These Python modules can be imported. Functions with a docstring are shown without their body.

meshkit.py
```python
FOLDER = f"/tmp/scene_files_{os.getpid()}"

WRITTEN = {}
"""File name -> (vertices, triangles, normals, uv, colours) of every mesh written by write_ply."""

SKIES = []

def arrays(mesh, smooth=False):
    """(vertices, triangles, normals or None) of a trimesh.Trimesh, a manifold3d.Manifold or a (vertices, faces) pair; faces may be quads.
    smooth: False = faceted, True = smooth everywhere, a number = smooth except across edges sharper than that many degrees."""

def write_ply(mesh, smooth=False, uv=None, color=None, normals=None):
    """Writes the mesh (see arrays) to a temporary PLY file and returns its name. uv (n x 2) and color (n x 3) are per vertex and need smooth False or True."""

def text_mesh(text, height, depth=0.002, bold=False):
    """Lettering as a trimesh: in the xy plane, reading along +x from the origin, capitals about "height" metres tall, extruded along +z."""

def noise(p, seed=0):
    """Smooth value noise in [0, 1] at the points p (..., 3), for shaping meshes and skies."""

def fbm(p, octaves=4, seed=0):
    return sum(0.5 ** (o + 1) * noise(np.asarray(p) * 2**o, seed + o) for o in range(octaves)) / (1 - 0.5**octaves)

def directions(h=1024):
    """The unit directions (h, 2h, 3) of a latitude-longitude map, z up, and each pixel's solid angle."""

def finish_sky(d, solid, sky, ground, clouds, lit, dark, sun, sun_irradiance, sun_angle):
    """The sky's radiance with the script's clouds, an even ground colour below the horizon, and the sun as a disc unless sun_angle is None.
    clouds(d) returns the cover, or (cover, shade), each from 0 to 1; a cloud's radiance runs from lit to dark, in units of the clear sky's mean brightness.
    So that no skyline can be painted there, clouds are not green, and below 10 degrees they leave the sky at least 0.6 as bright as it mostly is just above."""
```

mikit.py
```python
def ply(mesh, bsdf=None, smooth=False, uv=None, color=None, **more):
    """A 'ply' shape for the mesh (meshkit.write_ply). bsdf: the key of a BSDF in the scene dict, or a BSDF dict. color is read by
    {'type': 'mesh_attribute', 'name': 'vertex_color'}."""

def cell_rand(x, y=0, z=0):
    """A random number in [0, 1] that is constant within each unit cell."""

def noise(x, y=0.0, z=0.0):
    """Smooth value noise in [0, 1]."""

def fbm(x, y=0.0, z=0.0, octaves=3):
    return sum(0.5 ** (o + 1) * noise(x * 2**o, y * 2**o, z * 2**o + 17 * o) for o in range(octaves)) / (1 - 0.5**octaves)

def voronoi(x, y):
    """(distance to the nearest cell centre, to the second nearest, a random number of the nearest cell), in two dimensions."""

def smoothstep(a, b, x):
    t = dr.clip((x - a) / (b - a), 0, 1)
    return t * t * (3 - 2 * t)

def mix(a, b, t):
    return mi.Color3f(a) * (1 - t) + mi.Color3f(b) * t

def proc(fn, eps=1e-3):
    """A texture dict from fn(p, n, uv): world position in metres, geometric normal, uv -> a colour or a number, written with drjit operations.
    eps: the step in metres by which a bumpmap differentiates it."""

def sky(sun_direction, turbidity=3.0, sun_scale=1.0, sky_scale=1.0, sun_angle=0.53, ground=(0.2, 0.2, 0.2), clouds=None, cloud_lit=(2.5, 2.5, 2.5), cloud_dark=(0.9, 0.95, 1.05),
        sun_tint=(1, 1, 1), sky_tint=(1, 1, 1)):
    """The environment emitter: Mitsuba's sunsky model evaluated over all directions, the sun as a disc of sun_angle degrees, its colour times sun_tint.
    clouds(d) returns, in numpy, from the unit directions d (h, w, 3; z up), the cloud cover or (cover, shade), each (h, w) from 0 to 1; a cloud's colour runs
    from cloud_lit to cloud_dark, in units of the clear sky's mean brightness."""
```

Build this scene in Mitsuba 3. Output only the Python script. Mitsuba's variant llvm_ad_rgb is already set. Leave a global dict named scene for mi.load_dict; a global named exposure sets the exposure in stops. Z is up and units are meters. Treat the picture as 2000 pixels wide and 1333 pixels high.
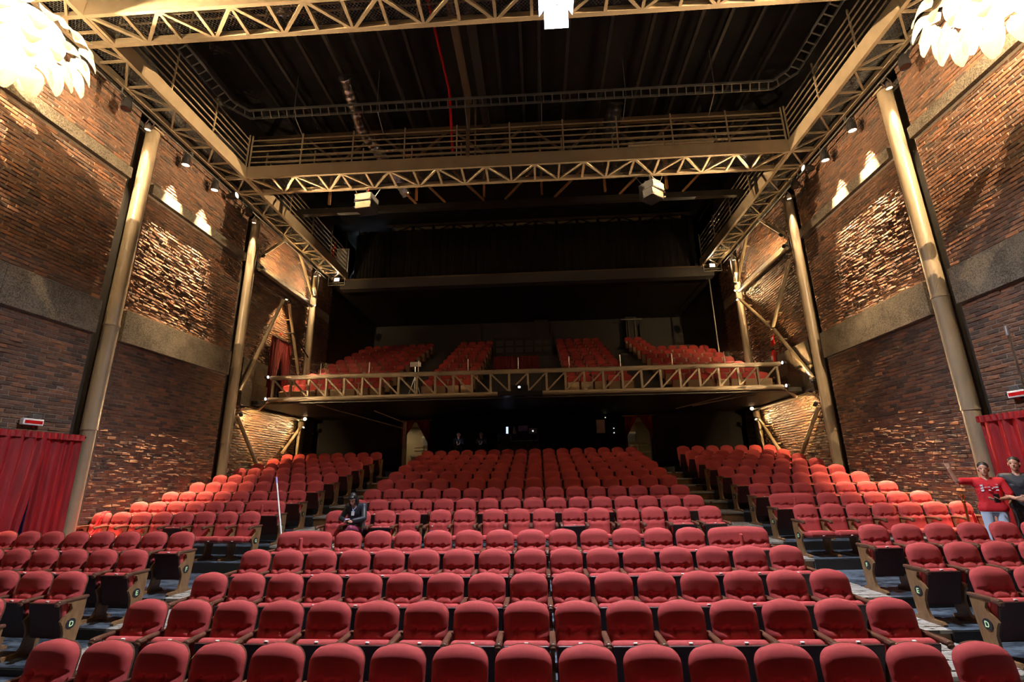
import math, random
import numpy as np, trimesh, drjit as dr, mitsuba as mi, mikit, meshkit, manifold3d as m3
from shapely.geometry import Polygon
random.seed(7); rng = np.random.default_rng(11)
T = mi.ScalarTransform4f
scene, labels = {}, {}

# ------------------------------------------------------------------ camera (eye at the origin, standing on the stage)
CR = np.array([[0.99821316, -0.03119416, -0.05096487], [0.05744511, 0.26619652, 0.96220553], [-0.01644852, -0.9634139, 0.26751282]])
scene['camera'] = {'type': 'perspective', 'fov_axis': 'x', 'fov': math.degrees(2 * math.atan(1000 / 938.0)), 'near_clip': 0.05, 'far_clip': 200.0,
                   'to_world': T().look_at(origin=[0, 0, 0], target=CR[:, 2].tolist(), up=(-CR[:, 1]).tolist())}
exposure = 3.8
UNIT = 1 / 16.0                            # all lamp powers are written for exposure 0

# ------------------------------------------------------------------ large lights
WARM, WARMER, COOL = (1.0, .70, .40), (1.0, .62, .28), (.84, .88, 1.0)
FLOOD_L, CHANDELIER_L, WASH_I = 15500.0, 45.0, 1000.0
COLUMN_I, WALL_I, BRACE_I, BRIDGE_I, CHORD_I = 720.0, 2700.0, 120.0, 1900.0, 260.0

def spot(key, pos, target, power, color, cut, beam=None, weight=1.0):
    scene[key] = {'type': 'spot', 'to_world': T().look_at(origin=list(map(float, pos)), target=list(map(float, target)), up=[.13, .21, .97]),
                  'intensity': {'type': 'rgb', 'value': [float(UNIT * power * c) for c in color]}, 'cutoff_angle': float(cut), 'beam_width': float(beam or cut * .6), 'sampling_weight': float(weight)}

def area(radiance, color, weight=1.0):
    return {'type': 'area', 'radiance': {'type': 'rgb', 'value': [float(UNIT * radiance * c) for c in color]}, 'sampling_weight': float(weight)}

# ------------------------------------------------------------------ materials
def rgb(*c): return {'type': 'rgb', 'value': [float(x) for x in c]}
def pr(color, rough=.6, **k):
    return {'type': 'twosided', 'b': {'type': 'principled', 'base_color': color if isinstance(color, dict) else rgb(*color), 'roughness': rough, **k}}
noise, fbm, cell_rand, mix, sstep = mikit.noise, mikit.fbm, mikit.cell_rand, mikit.mix, mikit.smoothstep
BH, BL = .09, .27
def f_brick(p, n, uv):
    row = dr.floor(p.z / BH)
    col = dr.floor(p.y / BL + .5 * (row - 2 * dr.floor(row / 2)))
    h, g = cell_rand(row, col, 3), cell_rand(row, col, 9)
    zone = noise(p.y * .5, p.z * .5, 4.0)
    c = mix((.112, .064, .042), (.155, .078, .046), g)
    c = mix(c, (.20, .092, .048), dr.select(h > .93 - .10 * zone, mi.Float(1), mi.Float(0)))
    c = mix(c, (.075, .050, .037), dr.select(h < .08 + .16 * zone, mi.Float(1), mi.Float(0)))
    return c * (.75 + .5 * fbm(p.y * 30, p.z * 45, p.x * 30, octaves=2))
def f_mortar(p, n, uv): return mix((.17, .14, .11), (.245, .205, .165), fbm(p.y * 25, p.z * 25, p.x * 9, octaves=2))
def f_concrete(p, n, uv):
    a = fbm(p.y * 3, p.z * 3, p.x * 3, octaves=3)
    b = noise(p.y * 60, p.z * 60, p.x * 60)
    return mix((.040, .034, .026), (.20, .17, .125), sstep(.15, .85, a * .45 + b * .55))
def f_steel(p, n, uv):
    a = fbm(p.x * 4, p.y * 4, p.z * 2, octaves=3)
    return mix((.245, .19, .12), (.31, .245, .16), a)
def f_fabric(p, n, uv):
    s = noise(p.x * 260, p.y * 25, p.z * 6)
    v = fbm(p.x * 1.3, p.y * 1.3, p.z * 1.3, octaves=2)
    w = fbm(p.x * 9, p.y * 9, p.z * 9, octaves=2)
    c = mix((.37, .050, .049), (.48, .080, .077), .45 * v + .35 * s + .2 * w)
    return c
def f_plank(p, n, uv):
    g = fbm(p.x * 3, p.y * 45, p.z * 20, octaves=3)
    k = noise(p.x * 11, p.y * 60, 3.0)
    b = cell_rand(dr.floor(p.y / .147), dr.floor(p.x / 3.0), 5)
    c = mix((.15, .13, .105), (.50, .47, .42), g * .75 + b * .25)
    return mix(c, (.06, .045, .03), sstep(.74, .84, k))
def f_wood(p, n, uv):
    g = fbm(p.x * 8, p.y * 30, p.z * 7, octaves=3)
    return mix((.13, .065, .028), (.26, .145, .065), g)
def f_darkwood(p, n, uv): return mix((.075, .03, .018), (.14, .062, .034), fbm(p.x * 12, p.y * 8, p.z * 30, octaves=2))
def f_floor(p, n, uv):
    a = fbm(p.x * 2.2, p.y * 7, p.z, octaves=3); b = noise(p.x * 15, p.y * 40, 1.0)
    return mix((.018, .024, .032), (.10, .13, .165), sstep(.3, .75, a * .75 + b * .25))
def f_velvet(p, n, uv): return mix((.17, .002, .005), (.30, .005, .009), noise(p.x * 9, p.y * 9, p.z * 2))
def f_black(p, n, uv): return mix((.004, .004, .005), (.010, .009, .009), fbm(p.x * 5, p.y * 5, p.z * 2, octaves=2))
def f_foil(p, n, uv): return mix((.45, .5, .6), (.85, .87, .9), noise(p.x * 22, p.y * 22, p.z * 22))
def f_print(p, n, uv):
    a = noise(p.x * 26, p.y * 20, p.z * 38)
    return mix((.50, .012, .02), (.80, .78, .85), dr.select(a > .52, mi.Float(1), mi.Float(0)))
P_ = mikit.proc
MATS = dict(
    brick=pr(P_(f_brick), .72, specular=.35), mortar=pr(P_(f_mortar), .9), concrete=pr(P_(f_concrete), .5, specular=.5),
    steel=pr(P_(f_steel), .38, specular=.5), fabric=pr(P_(f_fabric), .85, sheen=1.0, sheen_tint=.25, specular=.2),
    plank=pr(P_(f_plank), .45), wood=pr(P_(f_wood), .3, clearcoat=.35, clearcoat_gloss=.8), darkwood=pr(P_(f_darkwood), .22, clearcoat=.8, clearcoat_gloss=.85),
    seatpan=pr((.045, .012, .011), .45), floor=pr(P_(f_floor), .33), velvet=pr(P_(f_velvet), .6, sheen=1.0, sheen_tint=.9),
    blackcloth=pr(P_(f_black), .9), darkpaint=pr((.022, .019, .016), .55), joist=pr((.05, .047, .043), .4, metallic=.3), greywall=pr((.05, .05, .052), .7), blackmetal=pr((.02, .02, .022), .35),
    chrome=pr((.75, .75, .76), .18, metallic=1.0), brass=pr((.80, .52, .20), .18, metallic=1.0), foil=pr(P_(f_foil), .22, metallic=1.0), galv=pr((.24, .24, .23), .38, metallic=.7),
    rust=pr((.10, .065, .04), .6), redpaint=pr((.55, .012, .012), .35), white=pr((.75, .75, .73), .45), palegreen=pr((.62, .92, .52), .6), tan=pr((.50, .38, .25), .55),
    plate=pr((.7, .68, .6), .35), skin=pr((.50, .27, .18), .5), hair=pr((.010, .008, .008), .5), blackcoat=pr((.018, .02, .026), .5), jeans=pr((.42, .50, .62), .8),
    plum=pr((.19, .035, .07), .28), redshirt=pr((.50, .012, .02), .8), shirtprint=pr(P_(f_print), .8), shoe=pr((.03, .03, .03), .4), purple=pr((.30, .26, .62), .4),
    redcloth=pr((.62, .02, .03), .7), silver=pr((.55, .55, .58), .3, metallic=.8), cream=pr((.62, .50, .36), .7),
    glass={'type': 'thindielectric', 'int_ior': 1.5}, bottle={'type': 'thindielectric', 'int_ior': 1.33}, lens=pr((.9, .88, .8), .2), label=pr((.25, .4, .8), .4),
    foyer=pr((.24, .18, .12), .6), seatwood=pr((.36, .25, .15), .5), darkvelvet=pr((.11, .004, .007), .7), orange=pr((.42, .20, .07), .5))  # orange carries the warm light on the roof truss struts as base colour
scene.update({'mat_' + a: b for a, b in MATS.items()})

# ------------------------------------------------------------------ mesh and entry helpers
def unit(a): a = np.asarray(a, float); return a / max(np.linalg.norm(a), 1e-12)
BOXF = np.array([[0, 2, 3, 1], [4, 5, 7, 6], [0, 1, 5, 4], [2, 6, 7, 3], [0, 4, 6, 2], [1, 3, 7, 5]])
class MB:
    def __init__(s): s.v, s.f, s.n = [], [], 0
    def add(s, v, f):
        f = np.asarray(f, int)
        if f.shape[1] == 4: f = np.vstack([f[:, [0, 1, 2]], f[:, [0, 2, 3]]])
        s.v.append(np.asarray(v, float)); s.f.append(f + s.n); s.n += len(v); return s
    def mesh(s, m):
        if hasattr(m, 'to_mesh'):
            q = m.to_mesh(); return s.add(q.vert_properties[:, :3], q.tri_verts)
        return s.add(m.vertices, m.faces)
    def box(s, c, d, R=None):
        q = np.array([[x, y, z] for z in (-.5, .5) for y in (-.5, .5) for x in (-.5, .5)]) * np.asarray(d, float)
        if R is not None: q = q @ np.asarray(R).T
        return s.add(q + np.asarray(c, float), BOXF)
    def span(s, a, b): a, b = np.asarray(a, float), np.asarray(b, float); return s.box((a + b) / 2, np.abs(b - a))
    def bar(s, p0, p1, w, h, up=(0, 0, 1)):
        p0, p1 = np.asarray(p0, float), np.asarray(p1, float); d = unit(p1 - p0); u = np.asarray(up, float)
        if abs(d @ u) > .98: u = np.array([0, 1.0, 0])
        a = unit(np.cross(d, u)); b = np.cross(a, d)
        return s.box((p0 + p1) / 2, (np.linalg.norm(p1 - p0), w, h), np.stack([d, a, b], 1))
    def path(s, pts, r, n=8, cap=True):
        pts = np.asarray(pts, float); k = len(pts); r = np.broadcast_to(np.asarray(r, float), (k,))
        t = np.gradient(pts, axis=0); t /= np.linalg.norm(t, axis=1, keepdims=True) + 1e-12
        a = np.cross(t[0], [0, 0, 1.0]);
        if np.linalg.norm(a) < .1: a = np.cross(t[0], [0, 1.0, 0])
        a = unit(a); ang = np.arange(n) * 2 * math.pi / n; rings = []
        for i in range(k):
            a = unit(a - t[i] * (a @ t[i])); b = np.cross(t[i], a)
            rings.append(pts[i] + r[i] * (np.cos(ang)[:, None] * a + np.sin(ang)[:, None] * b))
        v = np.vstack(rings); f = [[i * n + j, i * n + (j + 1) % n, (i + 1) * n + (j + 1) % n, (i + 1) * n + j] for i in range(k - 1) for j in range(n)]
        s.add(v, f)
        if cap:
            c0 = np.vstack([rings[0], pts[:1]]); s.add(c0, [[(j + 1) % n, j, n] for j in range(n)])
            c1 = np.vstack([rings[-1], pts[-1:]]); s.add(c1, [[j, (j + 1) % n, n] for j in range(n)])
        return s
    def tube(s, p0, p1, r, n=10, r2=None): return s.path([p0, p1], [r, r if r2 is None else r2], n)
    def lathe(s, prof, c=(0, 0, 0), axis=(0, 0, 1), n=16):
        z = unit(axis); x = np.cross(z, [0, 0, 1.0]) if abs(z[2]) < .9 else np.cross(z, [1.0, 0, 0]); x = unit(x); y = np.cross(z, x)
        ang = np.arange(n) * 2 * math.pi / n; c = np.asarray(c, float)
        v = np.vstack([c + z * h + max(r, 1e-5) * (np.cos(ang)[:, None] * x + np.sin(ang)[:, None] * y) for r, h in prof]); k = len(prof)
        return s.add(v, [[i * n + j, i * n + (j + 1) % n, (i + 1) * n + (j + 1) % n, (i + 1) * n + j] for i in range(k - 1) for j in range(n)])
    def prism(s, poly, thick, origin, ex, ey):
        m = trimesh.creation.extrude_polygon(Polygon(poly), thick, engine='earcut'); ex, ey = np.asarray(ex, float), np.asarray(ey, float); ez = np.cross(ex, ey)
        v = m.vertices; return s.add(np.asarray(origin, float) + v[:, :1] * ex + v[:, 1:2] * ey + (v[:, 2:] - thick / 2) * ez, m.faces)
    def get(s): return trimesh.Trimesh(np.vstack(s.v), np.vstack(s.f), process=False)

count = {}
def numbered(k):
    n = count.get(k, 0); count[k] = n + 1
    return k if n == 0 else f'{k}_{n:03d}'
def ply(mesh, mat, smooth=False, **k): return mikit.ply(mesh.get() if isinstance(mesh, MB) else mesh, 'mat_' + mat, smooth=smooth, **k)
def thing(name, label, cat, group=None):
    k = numbered(name); labels[k] = {'label': label, 'category': cat}
    if group: labels[k]['group'] = group
    return k
def part(parent, name, mesh, mat, smooth=False, label=None, kind=None, **k):
    key = numbered(f'{parent}__{name}'); scene[key] = mesh if isinstance(mesh, dict) else ply(mesh, mat, smooth, **k)
    if label or kind: labels[key] = {a: b for a, b in (('label', label), ('kind', kind)) if b}
    return key
def single(name, mesh, mat, label, cat, group=None, smooth=False, kind=None, **k):
    key = thing(name, label, cat, group); scene[key] = ply(mesh, mat, smooth, **k)
    if kind: labels[key]['kind'] = kind
    return key
def struct(name, mesh, mat, label=None, smooth=False):
    key = numbered(name); scene[key] = ply(mesh, mat, smooth); labels[key] = {'kind': 'structure', 'label': label or name.replace('_', ' ')}
    return key
ORD = ['first', 'second', 'third', 'fourth', 'fifth', 'sixth', 'seventh', 'eighth', 'ninth', 'tenth', 'eleventh', 'twelfth', 'thirteenth', 'fourteenth', 'fifteenth', 'sixteenth', 'seventeenth', 'eighteenth', 'nineteenth', 'twentieth',
       'twenty-first', 'twenty-second', 'twenty-third', 'twenty-fourth', 'twenty-fifth', 'twenty-sixth', 'twenty-seventh', 'twenty-eighth', 'twenty-ninth', 'thirtieth']

# ------------------------------------------------------------------ the house: dimensions
XL, XR = -10.7, 9.35                      # faces of the two brick side walls
COLY = (5.85, 10.93, 16.05, 21.15)        # steel columns along both walls
ZC = 9.8                                  # underside of the catwalks
OL, IL, IR, OR = -10.43, -9.70, 8.32, 9.06
BRIDGES = ((7.68, 8.42, 'front'), (13.68, 14.6, 'rear'))
ROWS = 'ABCDEFGHIJKLMNOP'
RY = dict(zip(ROWS, (3.52, 4.55, 5.58, 6.62, 7.65, 8.68, 10.75, 11.80, 12.83, 13.87, 14.88, 15.9, 16.93, 17.95, 18.97, 20.0)))
RZ = dict(zip(ROWS, (-1.455, -1.39, -1.295, -1.21, -1.07, -.915, -.715, -.54, -.33, -.09, .12, .34, .52, .72, .93, 1.14)))
SEATH, PITCH = .95, .52
def rowy(r, x): return RY[r] + x * x / 150.0
def rowang(x): return math.degrees(math.atan(x / 75.0))
FL = {r: RZ[r] - SEATH for r in ROWS}
AISLE_L, AISLE_R = (-6.22, -4.66), (3.68, 5.20)

# ------------------------------------------------------------------ floor: stage apron, tiers, wooden aisle steps
def strip(xs, y0, y1, z0, z1):
    """A slab between the curves y0(x) and y1(x)."""
    xs = np.asarray(xs, float); k = len(xs)
    v = np.vstack([np.c_[xs, [y(x) for x in xs], np.full(k, z)] for z in (z0, z1) for y in (y0, y1)])
    A, B, C, D = 0, k, 2 * k, 3 * k; f = []
    for i in range(k - 1):
        f += [[C + i, C + i + 1, D + i + 1, D + i], [A + i, A + i + 1, C + i + 1, C + i], [B + i + 1, B + i, D + i, D + i + 1]]
    f += [[A, C, D, B], [A + k - 1, B + k - 1, D + k - 1, C + k - 1]]
    return v, f
fl = MB(); fl.span((XL - .4, -4, -2.75), (XR + .4, 24, -2.55)); floor = struct('floor', fl, 'floor', 'blue grey floor of the stalls')
NOSE = .60
for i, r in enumerate(ROWS):
    nxt = ROWS[i + 1] if i + 1 < len(ROWS) else None
    f0 = (lambda x, r=r: rowy(r, x) - NOSE) if r != 'A' else (lambda x: 1.0)
    f1 = (lambda x, r=nxt: rowy(r, x) - NOSE + .03) if nxt else (lambda x: 22.45)
    for lo, hi in ((XL - .05, AISLE_L[0]), (AISLE_L[1], AISLE_R[0]), (AISLE_R[1], XR + .05)):
        m = MB(); m.add(*strip(np.linspace(lo, hi, 9), f0, f1, FL[r] - .35, FL[r])); part(floor, 'tier', m, 'floor')
        if r != 'A': m = MB(); m.add(*strip(np.linspace(lo, hi, 9), lambda x: f0(x) - .015, lambda x: f0(x), FL[r] - .35, FL[r] - .012)); part(floor, 'riser', m, 'darkpaint')
for side, (lo, hi) in (('left', AISLE_L), ('right', AISLE_R)):
    for i, r in enumerate(ROWS[:-1]):
        nxt = ROWS[i + 1]; xm = (lo + hi) / 2; y0 = (rowy(r, xm) - NOSE) if r != 'A' else 1.6; y1 = rowy(nxt, xm) - NOSE; z = FL[r]
        st = thing('aisle_step', f'worn grey plank step beside row {r} in the {side} aisle', 'step', 'wooden aisle steps')
        n = max(1, round((y1 - y0 + .03) / .147)); w = (y1 - y0 + .03) / n; a = rowang(xm)
        Rz = np.array([[math.cos(math.radians(a)), -math.sin(math.radians(a)), 0], [math.sin(math.radians(a)), math.cos(math.radians(a)), 0], [0, 0, 1]])
        for k in range(n):
            m = MB(); y = y0 + (k + .5) * w
            m.box((xm, y, z - .018 + .003 * (k % 2)), (hi - lo - .01, w - .008, .04), Rz); part(st, 'plank', m, 'plank')
        m = MB(); m.box((xm, y0 + .05, z - .17), (hi - lo - .02, .03, .26), Rz); part(st, 'riser', m, 'wood')
        m = MB(); m.box((xm, (y0 + y1) / 2 + .05, z - .2), (hi - lo - .04, (y1 - y0) - .06, .3), Rz); part(st, 'carriage', m, 'darkpaint')

# ------------------------------------------------------------------ side walls of single bricks
R_IN = {'left': 1.0, 'right': -1.0}
def px(P):
    c = np.asarray(P) @ CR; return np.stack([1000 + 938 * c[..., 0] / c[..., 2], 666.5 + 938 * c[..., 1] / c[..., 2]], -1), c[..., 2]
BANDS = ((3.45, 4.27, .105), (7.72, 8.02, .12))
def solid_intervals(z):
    """Where along y there is no brick at height z."""
    cut = [(y - .42, y + .30) for y in COLY[:3]] + [(COLY[3] - .3, COLY[3] + .2)]
    return cut
DOOR = {'left': (8.3, 10.4), 'right': (8.2, 10.35)}
for side, X in (('left', XL), ('right', XR)):
    s = R_IN[side]
    back = MB(); d0, d1 = DOOR[side]; stops = [1.0]
    for y in COLY: stops += [y - .42, y + .30] if y < 20 else [y - .3, y + .2]
    stops.append(23.1)
    for a, b in zip(stops[::2], stops[1::2]):
        if a < d0 and b >= d1: back.span((X + s * .002, a, -2.7), (X - s * .30, d0, 10.0)); back.span((X + s * .002, d1, -2.7), (X - s * .30, b, 10.0)); back.span((X + s * .002, d0, .75), (X - s * .30, d1, 10.0))
        else: back.span((X + s * .002, a, -2.7), (X - s * .30, b, 10.0))
    w = struct('wall_' + side, back, 'mortar', f'brown brick {side} wall of the auditorium')
    rows = np.arange(math.floor(-2.2 / BH), math.floor(9.95 / BH)); quads = []
    for r in rows:
        z0, z1 = r * BH, (r + 1) * BH
        if any(z1 > b0 + .005 and z0 < b1 - .005 for b0, b1, _ in BANDS): continue
        off = .5 * (int(r) % 2); c0 = math.floor(4.2 / BL + off)
        for c in range(c0, int(23.0 / BL) + 1):
            y0, y1 = (c - off) * BL, (c + 1 - off) * BL
            for a, b in solid_intervals(z0):
                if y1 > a and y0 < b:
                    if y0 < a: y1 = a
                    elif y1 > b: y0 = b
                    else: y0 = y1
            if d0 < y1 and y0 < d1 and z0 < .75: y0 = y1
            if y1 - y0 > .05: quads.append((y0, y1, z0, z1))
    q = np.array(quads); N = len(q); g = .0062
    y0, y1, z0, z1 = q[:, 0] + g, q[:, 1] - g, q[:, 2] + g, q[:, 3] - g
    pr_ = rng.uniform(.0125, .022, N) + (rng.random(N) < .14) * .007
    tilt = rng.normal(0, .0045, (N, 4)); ins = .011
    base = np.stack([np.stack([np.full(N, X + s * .0), yy, zz], -1) for yy, zz in ((y0, z0), (y1, z0), (y1, z1), (y0, z1))], 1)
    mid = np.stack([np.stack([X + s * (pr_ * .35 + np.clip(tilt[:, i], -.003, .003)), yy, zz], -1) for i, (yy, zz) in enumerate(((y0, z0), (y1, z0), (y1, z1), (y0, z1)))], 1)
    fro = np.stack([np.stack([X + s * (pr_ + tilt[:, i]), yy, zz], -1) for i, (yy, zz) in enumerate(((y0 + ins, z0 + ins), (y1 - ins, z0 + ins), (y1 - ins, z1 - ins), (y0 + ins, z1 - ins)))], 1)
    fro += rng.normal(0, .0025, fro.shape)
    V = np.concatenate([base, mid, fro], 1)                                                     # N x 12 x 3
    F = [[8, 9, 10, 11]] + [[a, (a + 1) % 4, 4 + (a + 1) % 4, 4 + a] for a in range(4)] + [[4 + a, 4 + (a + 1) % 4, 8 + (a + 1) % 4, 8 + a] for a in range(4)]
    F = np.array(F) if s < 0 else np.array(F)[:, ::-1]
    cen, dep = px(np.stack([np.full(N, X), (y0 + y1) / 2, (z0 + z1) / 2], -1))
    inside = (cen[:, 0] > 0) & (cen[:, 0] < 2000) & (cen[:, 1] > 0) & (cen[:, 1] < 1333) & (dep > 0)
    size = np.linalg.norm(px(np.stack([np.full(N, X), y0, z0], -1))[0] - px(np.stack([np.full(N, X), y1, z1], -1))[0], axis=-1)
    order = np.argsort(-np.where(inside, size, 0)); near = order[:300]; rest = np.sort(order[300:])
    for i in near: part(w, 'brick', trimesh.Trimesh(V[i], np.vstack([F[:, [0, 1, 2]], F[:, [0, 2, 3]]]), process=False), 'brick')
    m = MB(); m.add(V[rest].reshape(-1, 3), (F[None] + (np.arange(len(rest)) * 12)[:, None, None]).reshape(-1, 4)); part(w, 'brickwork', m, 'brick', kind='stuff')
    # concrete bands between the columns
    edges = [(1.0, COLY[0] - .42)] + [(COLY[i] + .30, COLY[i + 1] - .42) for i in range(3)]
    for b0, b1, d in BANDS:
        for a, b in edges:
            if b0 < 4 and a > 16: b = 17.95
            m = MB(); h = (b - a) / 2
            for k in range(2): m.span((X - s * .02, a + k * h + .004, b0), (X + s * d, a + (k + 1) * h - .004, b1))
            part(w, 'concrete_band', m, 'concrete')
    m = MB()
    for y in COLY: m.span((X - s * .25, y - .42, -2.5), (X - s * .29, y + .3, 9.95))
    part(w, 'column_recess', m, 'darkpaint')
    m = MB(); m.span((X - s * .3, -1.5, 9.95), (X + s * .16, 23.1, 10.35)); part(w, 'ledge', m, 'darkpaint')
    m = MB(); m.span((X - s * .3, -1.5, 10.35), (X - s * .2, 23.1, 13.7)); part(w, 'upper_cladding', m, 'greywall')
    for i, y in enumerate(COLY):
        if i == 0: continue
        c = thing('steel_column', f'tan round steel column on the {side} wall, {ORD[i - 1]} from the stage', 'column', 'steel columns on the side walls')
        cx = X + s * .05
        m = MB(); m.tube((cx, y, 1.2), (cx, y, 9.5), .165, 20); part(c, 'upper_tube', m, 'steel', 50)
        m = MB(); m.tube((cx, y, -2.4), (cx, y, 1.2), .155, 20); part(c, 'lower_tube', m, 'steel', 50)
        m = MB(); m.tube((cx, y, 3.75), (cx, y, 3.80), .178, 20); m.tube((cx, y, 1.17), (cx, y, 1.21), .172, 20); part(c, 'collar', m, 'steel', 40)
        m = MB(); m.box((cx, y, 9.53), (.36, .36, .05)); part(c, 'cap_plate', m, 'steel')

# ------------------------------------------------------------------ back of the house
m = MB(); m.span((XL - .3, 22.5, -2.6), (-6.35, 22.7, 2.75)); m.span((-5.2, 22.5, -2.6), (4.0, 22.7, 2.75)); m.span((5.05, 22.5, -2.6), (XR + .3, 22.7, 2.75)); m.span((-6.35, 22.5, 2.45), (-5.2, 22.7, 2.75)); m.span((4.0, 22.5, 2.45), (5.05, 22.7, 2.75))
struct('wall_rear', m, 'blackcloth', 'dark rear wall of the stalls under the balcony')
m = MB(); m.span((XL - .3, 17.05, 2.62), (XR + .3, 23.2, 2.76)); bf = struct('floor_balcony', m, 'darkpaint', 'dark balcony floor over the rear stalls')
for j in range(11):
    m = MB(); m.span((XL - .1, 18.2 + j, 2.70 + .45 * (j - 1) if j else 2.70), (XR + .1, 19.25 + j, 2.78 + .45 * j)); part(bf, 'tier', m, 'greywall')
m = MB(); m.span((XL - .3, 30.0, 2.5), (XR + .3, 30.2, 9.6)); wb = struct('wall_balcony_rear', m, 'greywall', 'dark grey rear wall of the balcony')
for a, b in ((-10.6, -3.6), (-3.5, .0), (.9, 5.3)):
    m = MB(); m.span((a, 29.9, 7.2), (b, 29.99, 9.35)); part(wb, 'panel', m, 'greywall')
for a, b in ((-.1, .75), (5.6, 6.3)):
    m = MB(); m.span((a, 29.0, 5.0), (b, 29.6, 9.4)); part(wb, 'pier', m, 'darkpaint')
m = MB(); m.span((6.5, 29.3, 6.0), (7.8, 29.4, 9.1)); part(wb, 'door_panel', m, 'greywall')
m = MB()
for x in (5.75, 6.15): m.tube((x, 28.9, 6.2), (x, 28.9, 9.3), .05, 8)
m.tube((5.3, 28.9, 9.2), (6.6, 28.9, 9.2), .06, 8); part(wb, 'pipe', m, 'galv', 40)
for nm, X, s in (('left', XL, 1), ('right', XR, -1)):
    m = MB(); m.span((X - s * .3, 23.1, 2.0), (X, 30.2, 9.6)); struct('wall_balcony_' + nm, m, 'darkpaint', f'dark {nm} side wall of the balcony')
m = MB(); m.span((XL - .3, 22.75, 9.60), (XR + .3, 30.2, 9.75)); struct('ceiling_balcony', m, 'darkpaint', 'black ceiling over the balcony')
m = MB(); m.span((XL + .6, 22.72, 9.38), (XR - .4, 23.2, 9.86)); bm = struct('beam_balcony', m, 'greywall', 'grey fascia beam above the balcony')
m = MB(); m.span((XL + .6, 22.70, 9.86), (XR - .4, 23.0, 9.93)); part(bm, 'rusty_flange', m, 'rust')
m = MB(); m.span((XL - .4, -4.2, 13.7), (XR + .4, 32, 13.8)); ce = struct('ceiling', m, 'blackcloth', 'black roof deck above the catwalks')
m = MB(); m.span((XL - .4, 31.8, 9.6), (XR + .4, 32, 13.7)); struct('wall_roof_rear', m, 'darkpaint', 'dark gable wall above the balcony')
m = MB(); m.span((XL - .4, -4.3, -2.7), (XR + .4, -4.1, 13.8)); struct('wall_stage', m, 'blackcloth', 'black drape wall behind the stage')
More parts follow.
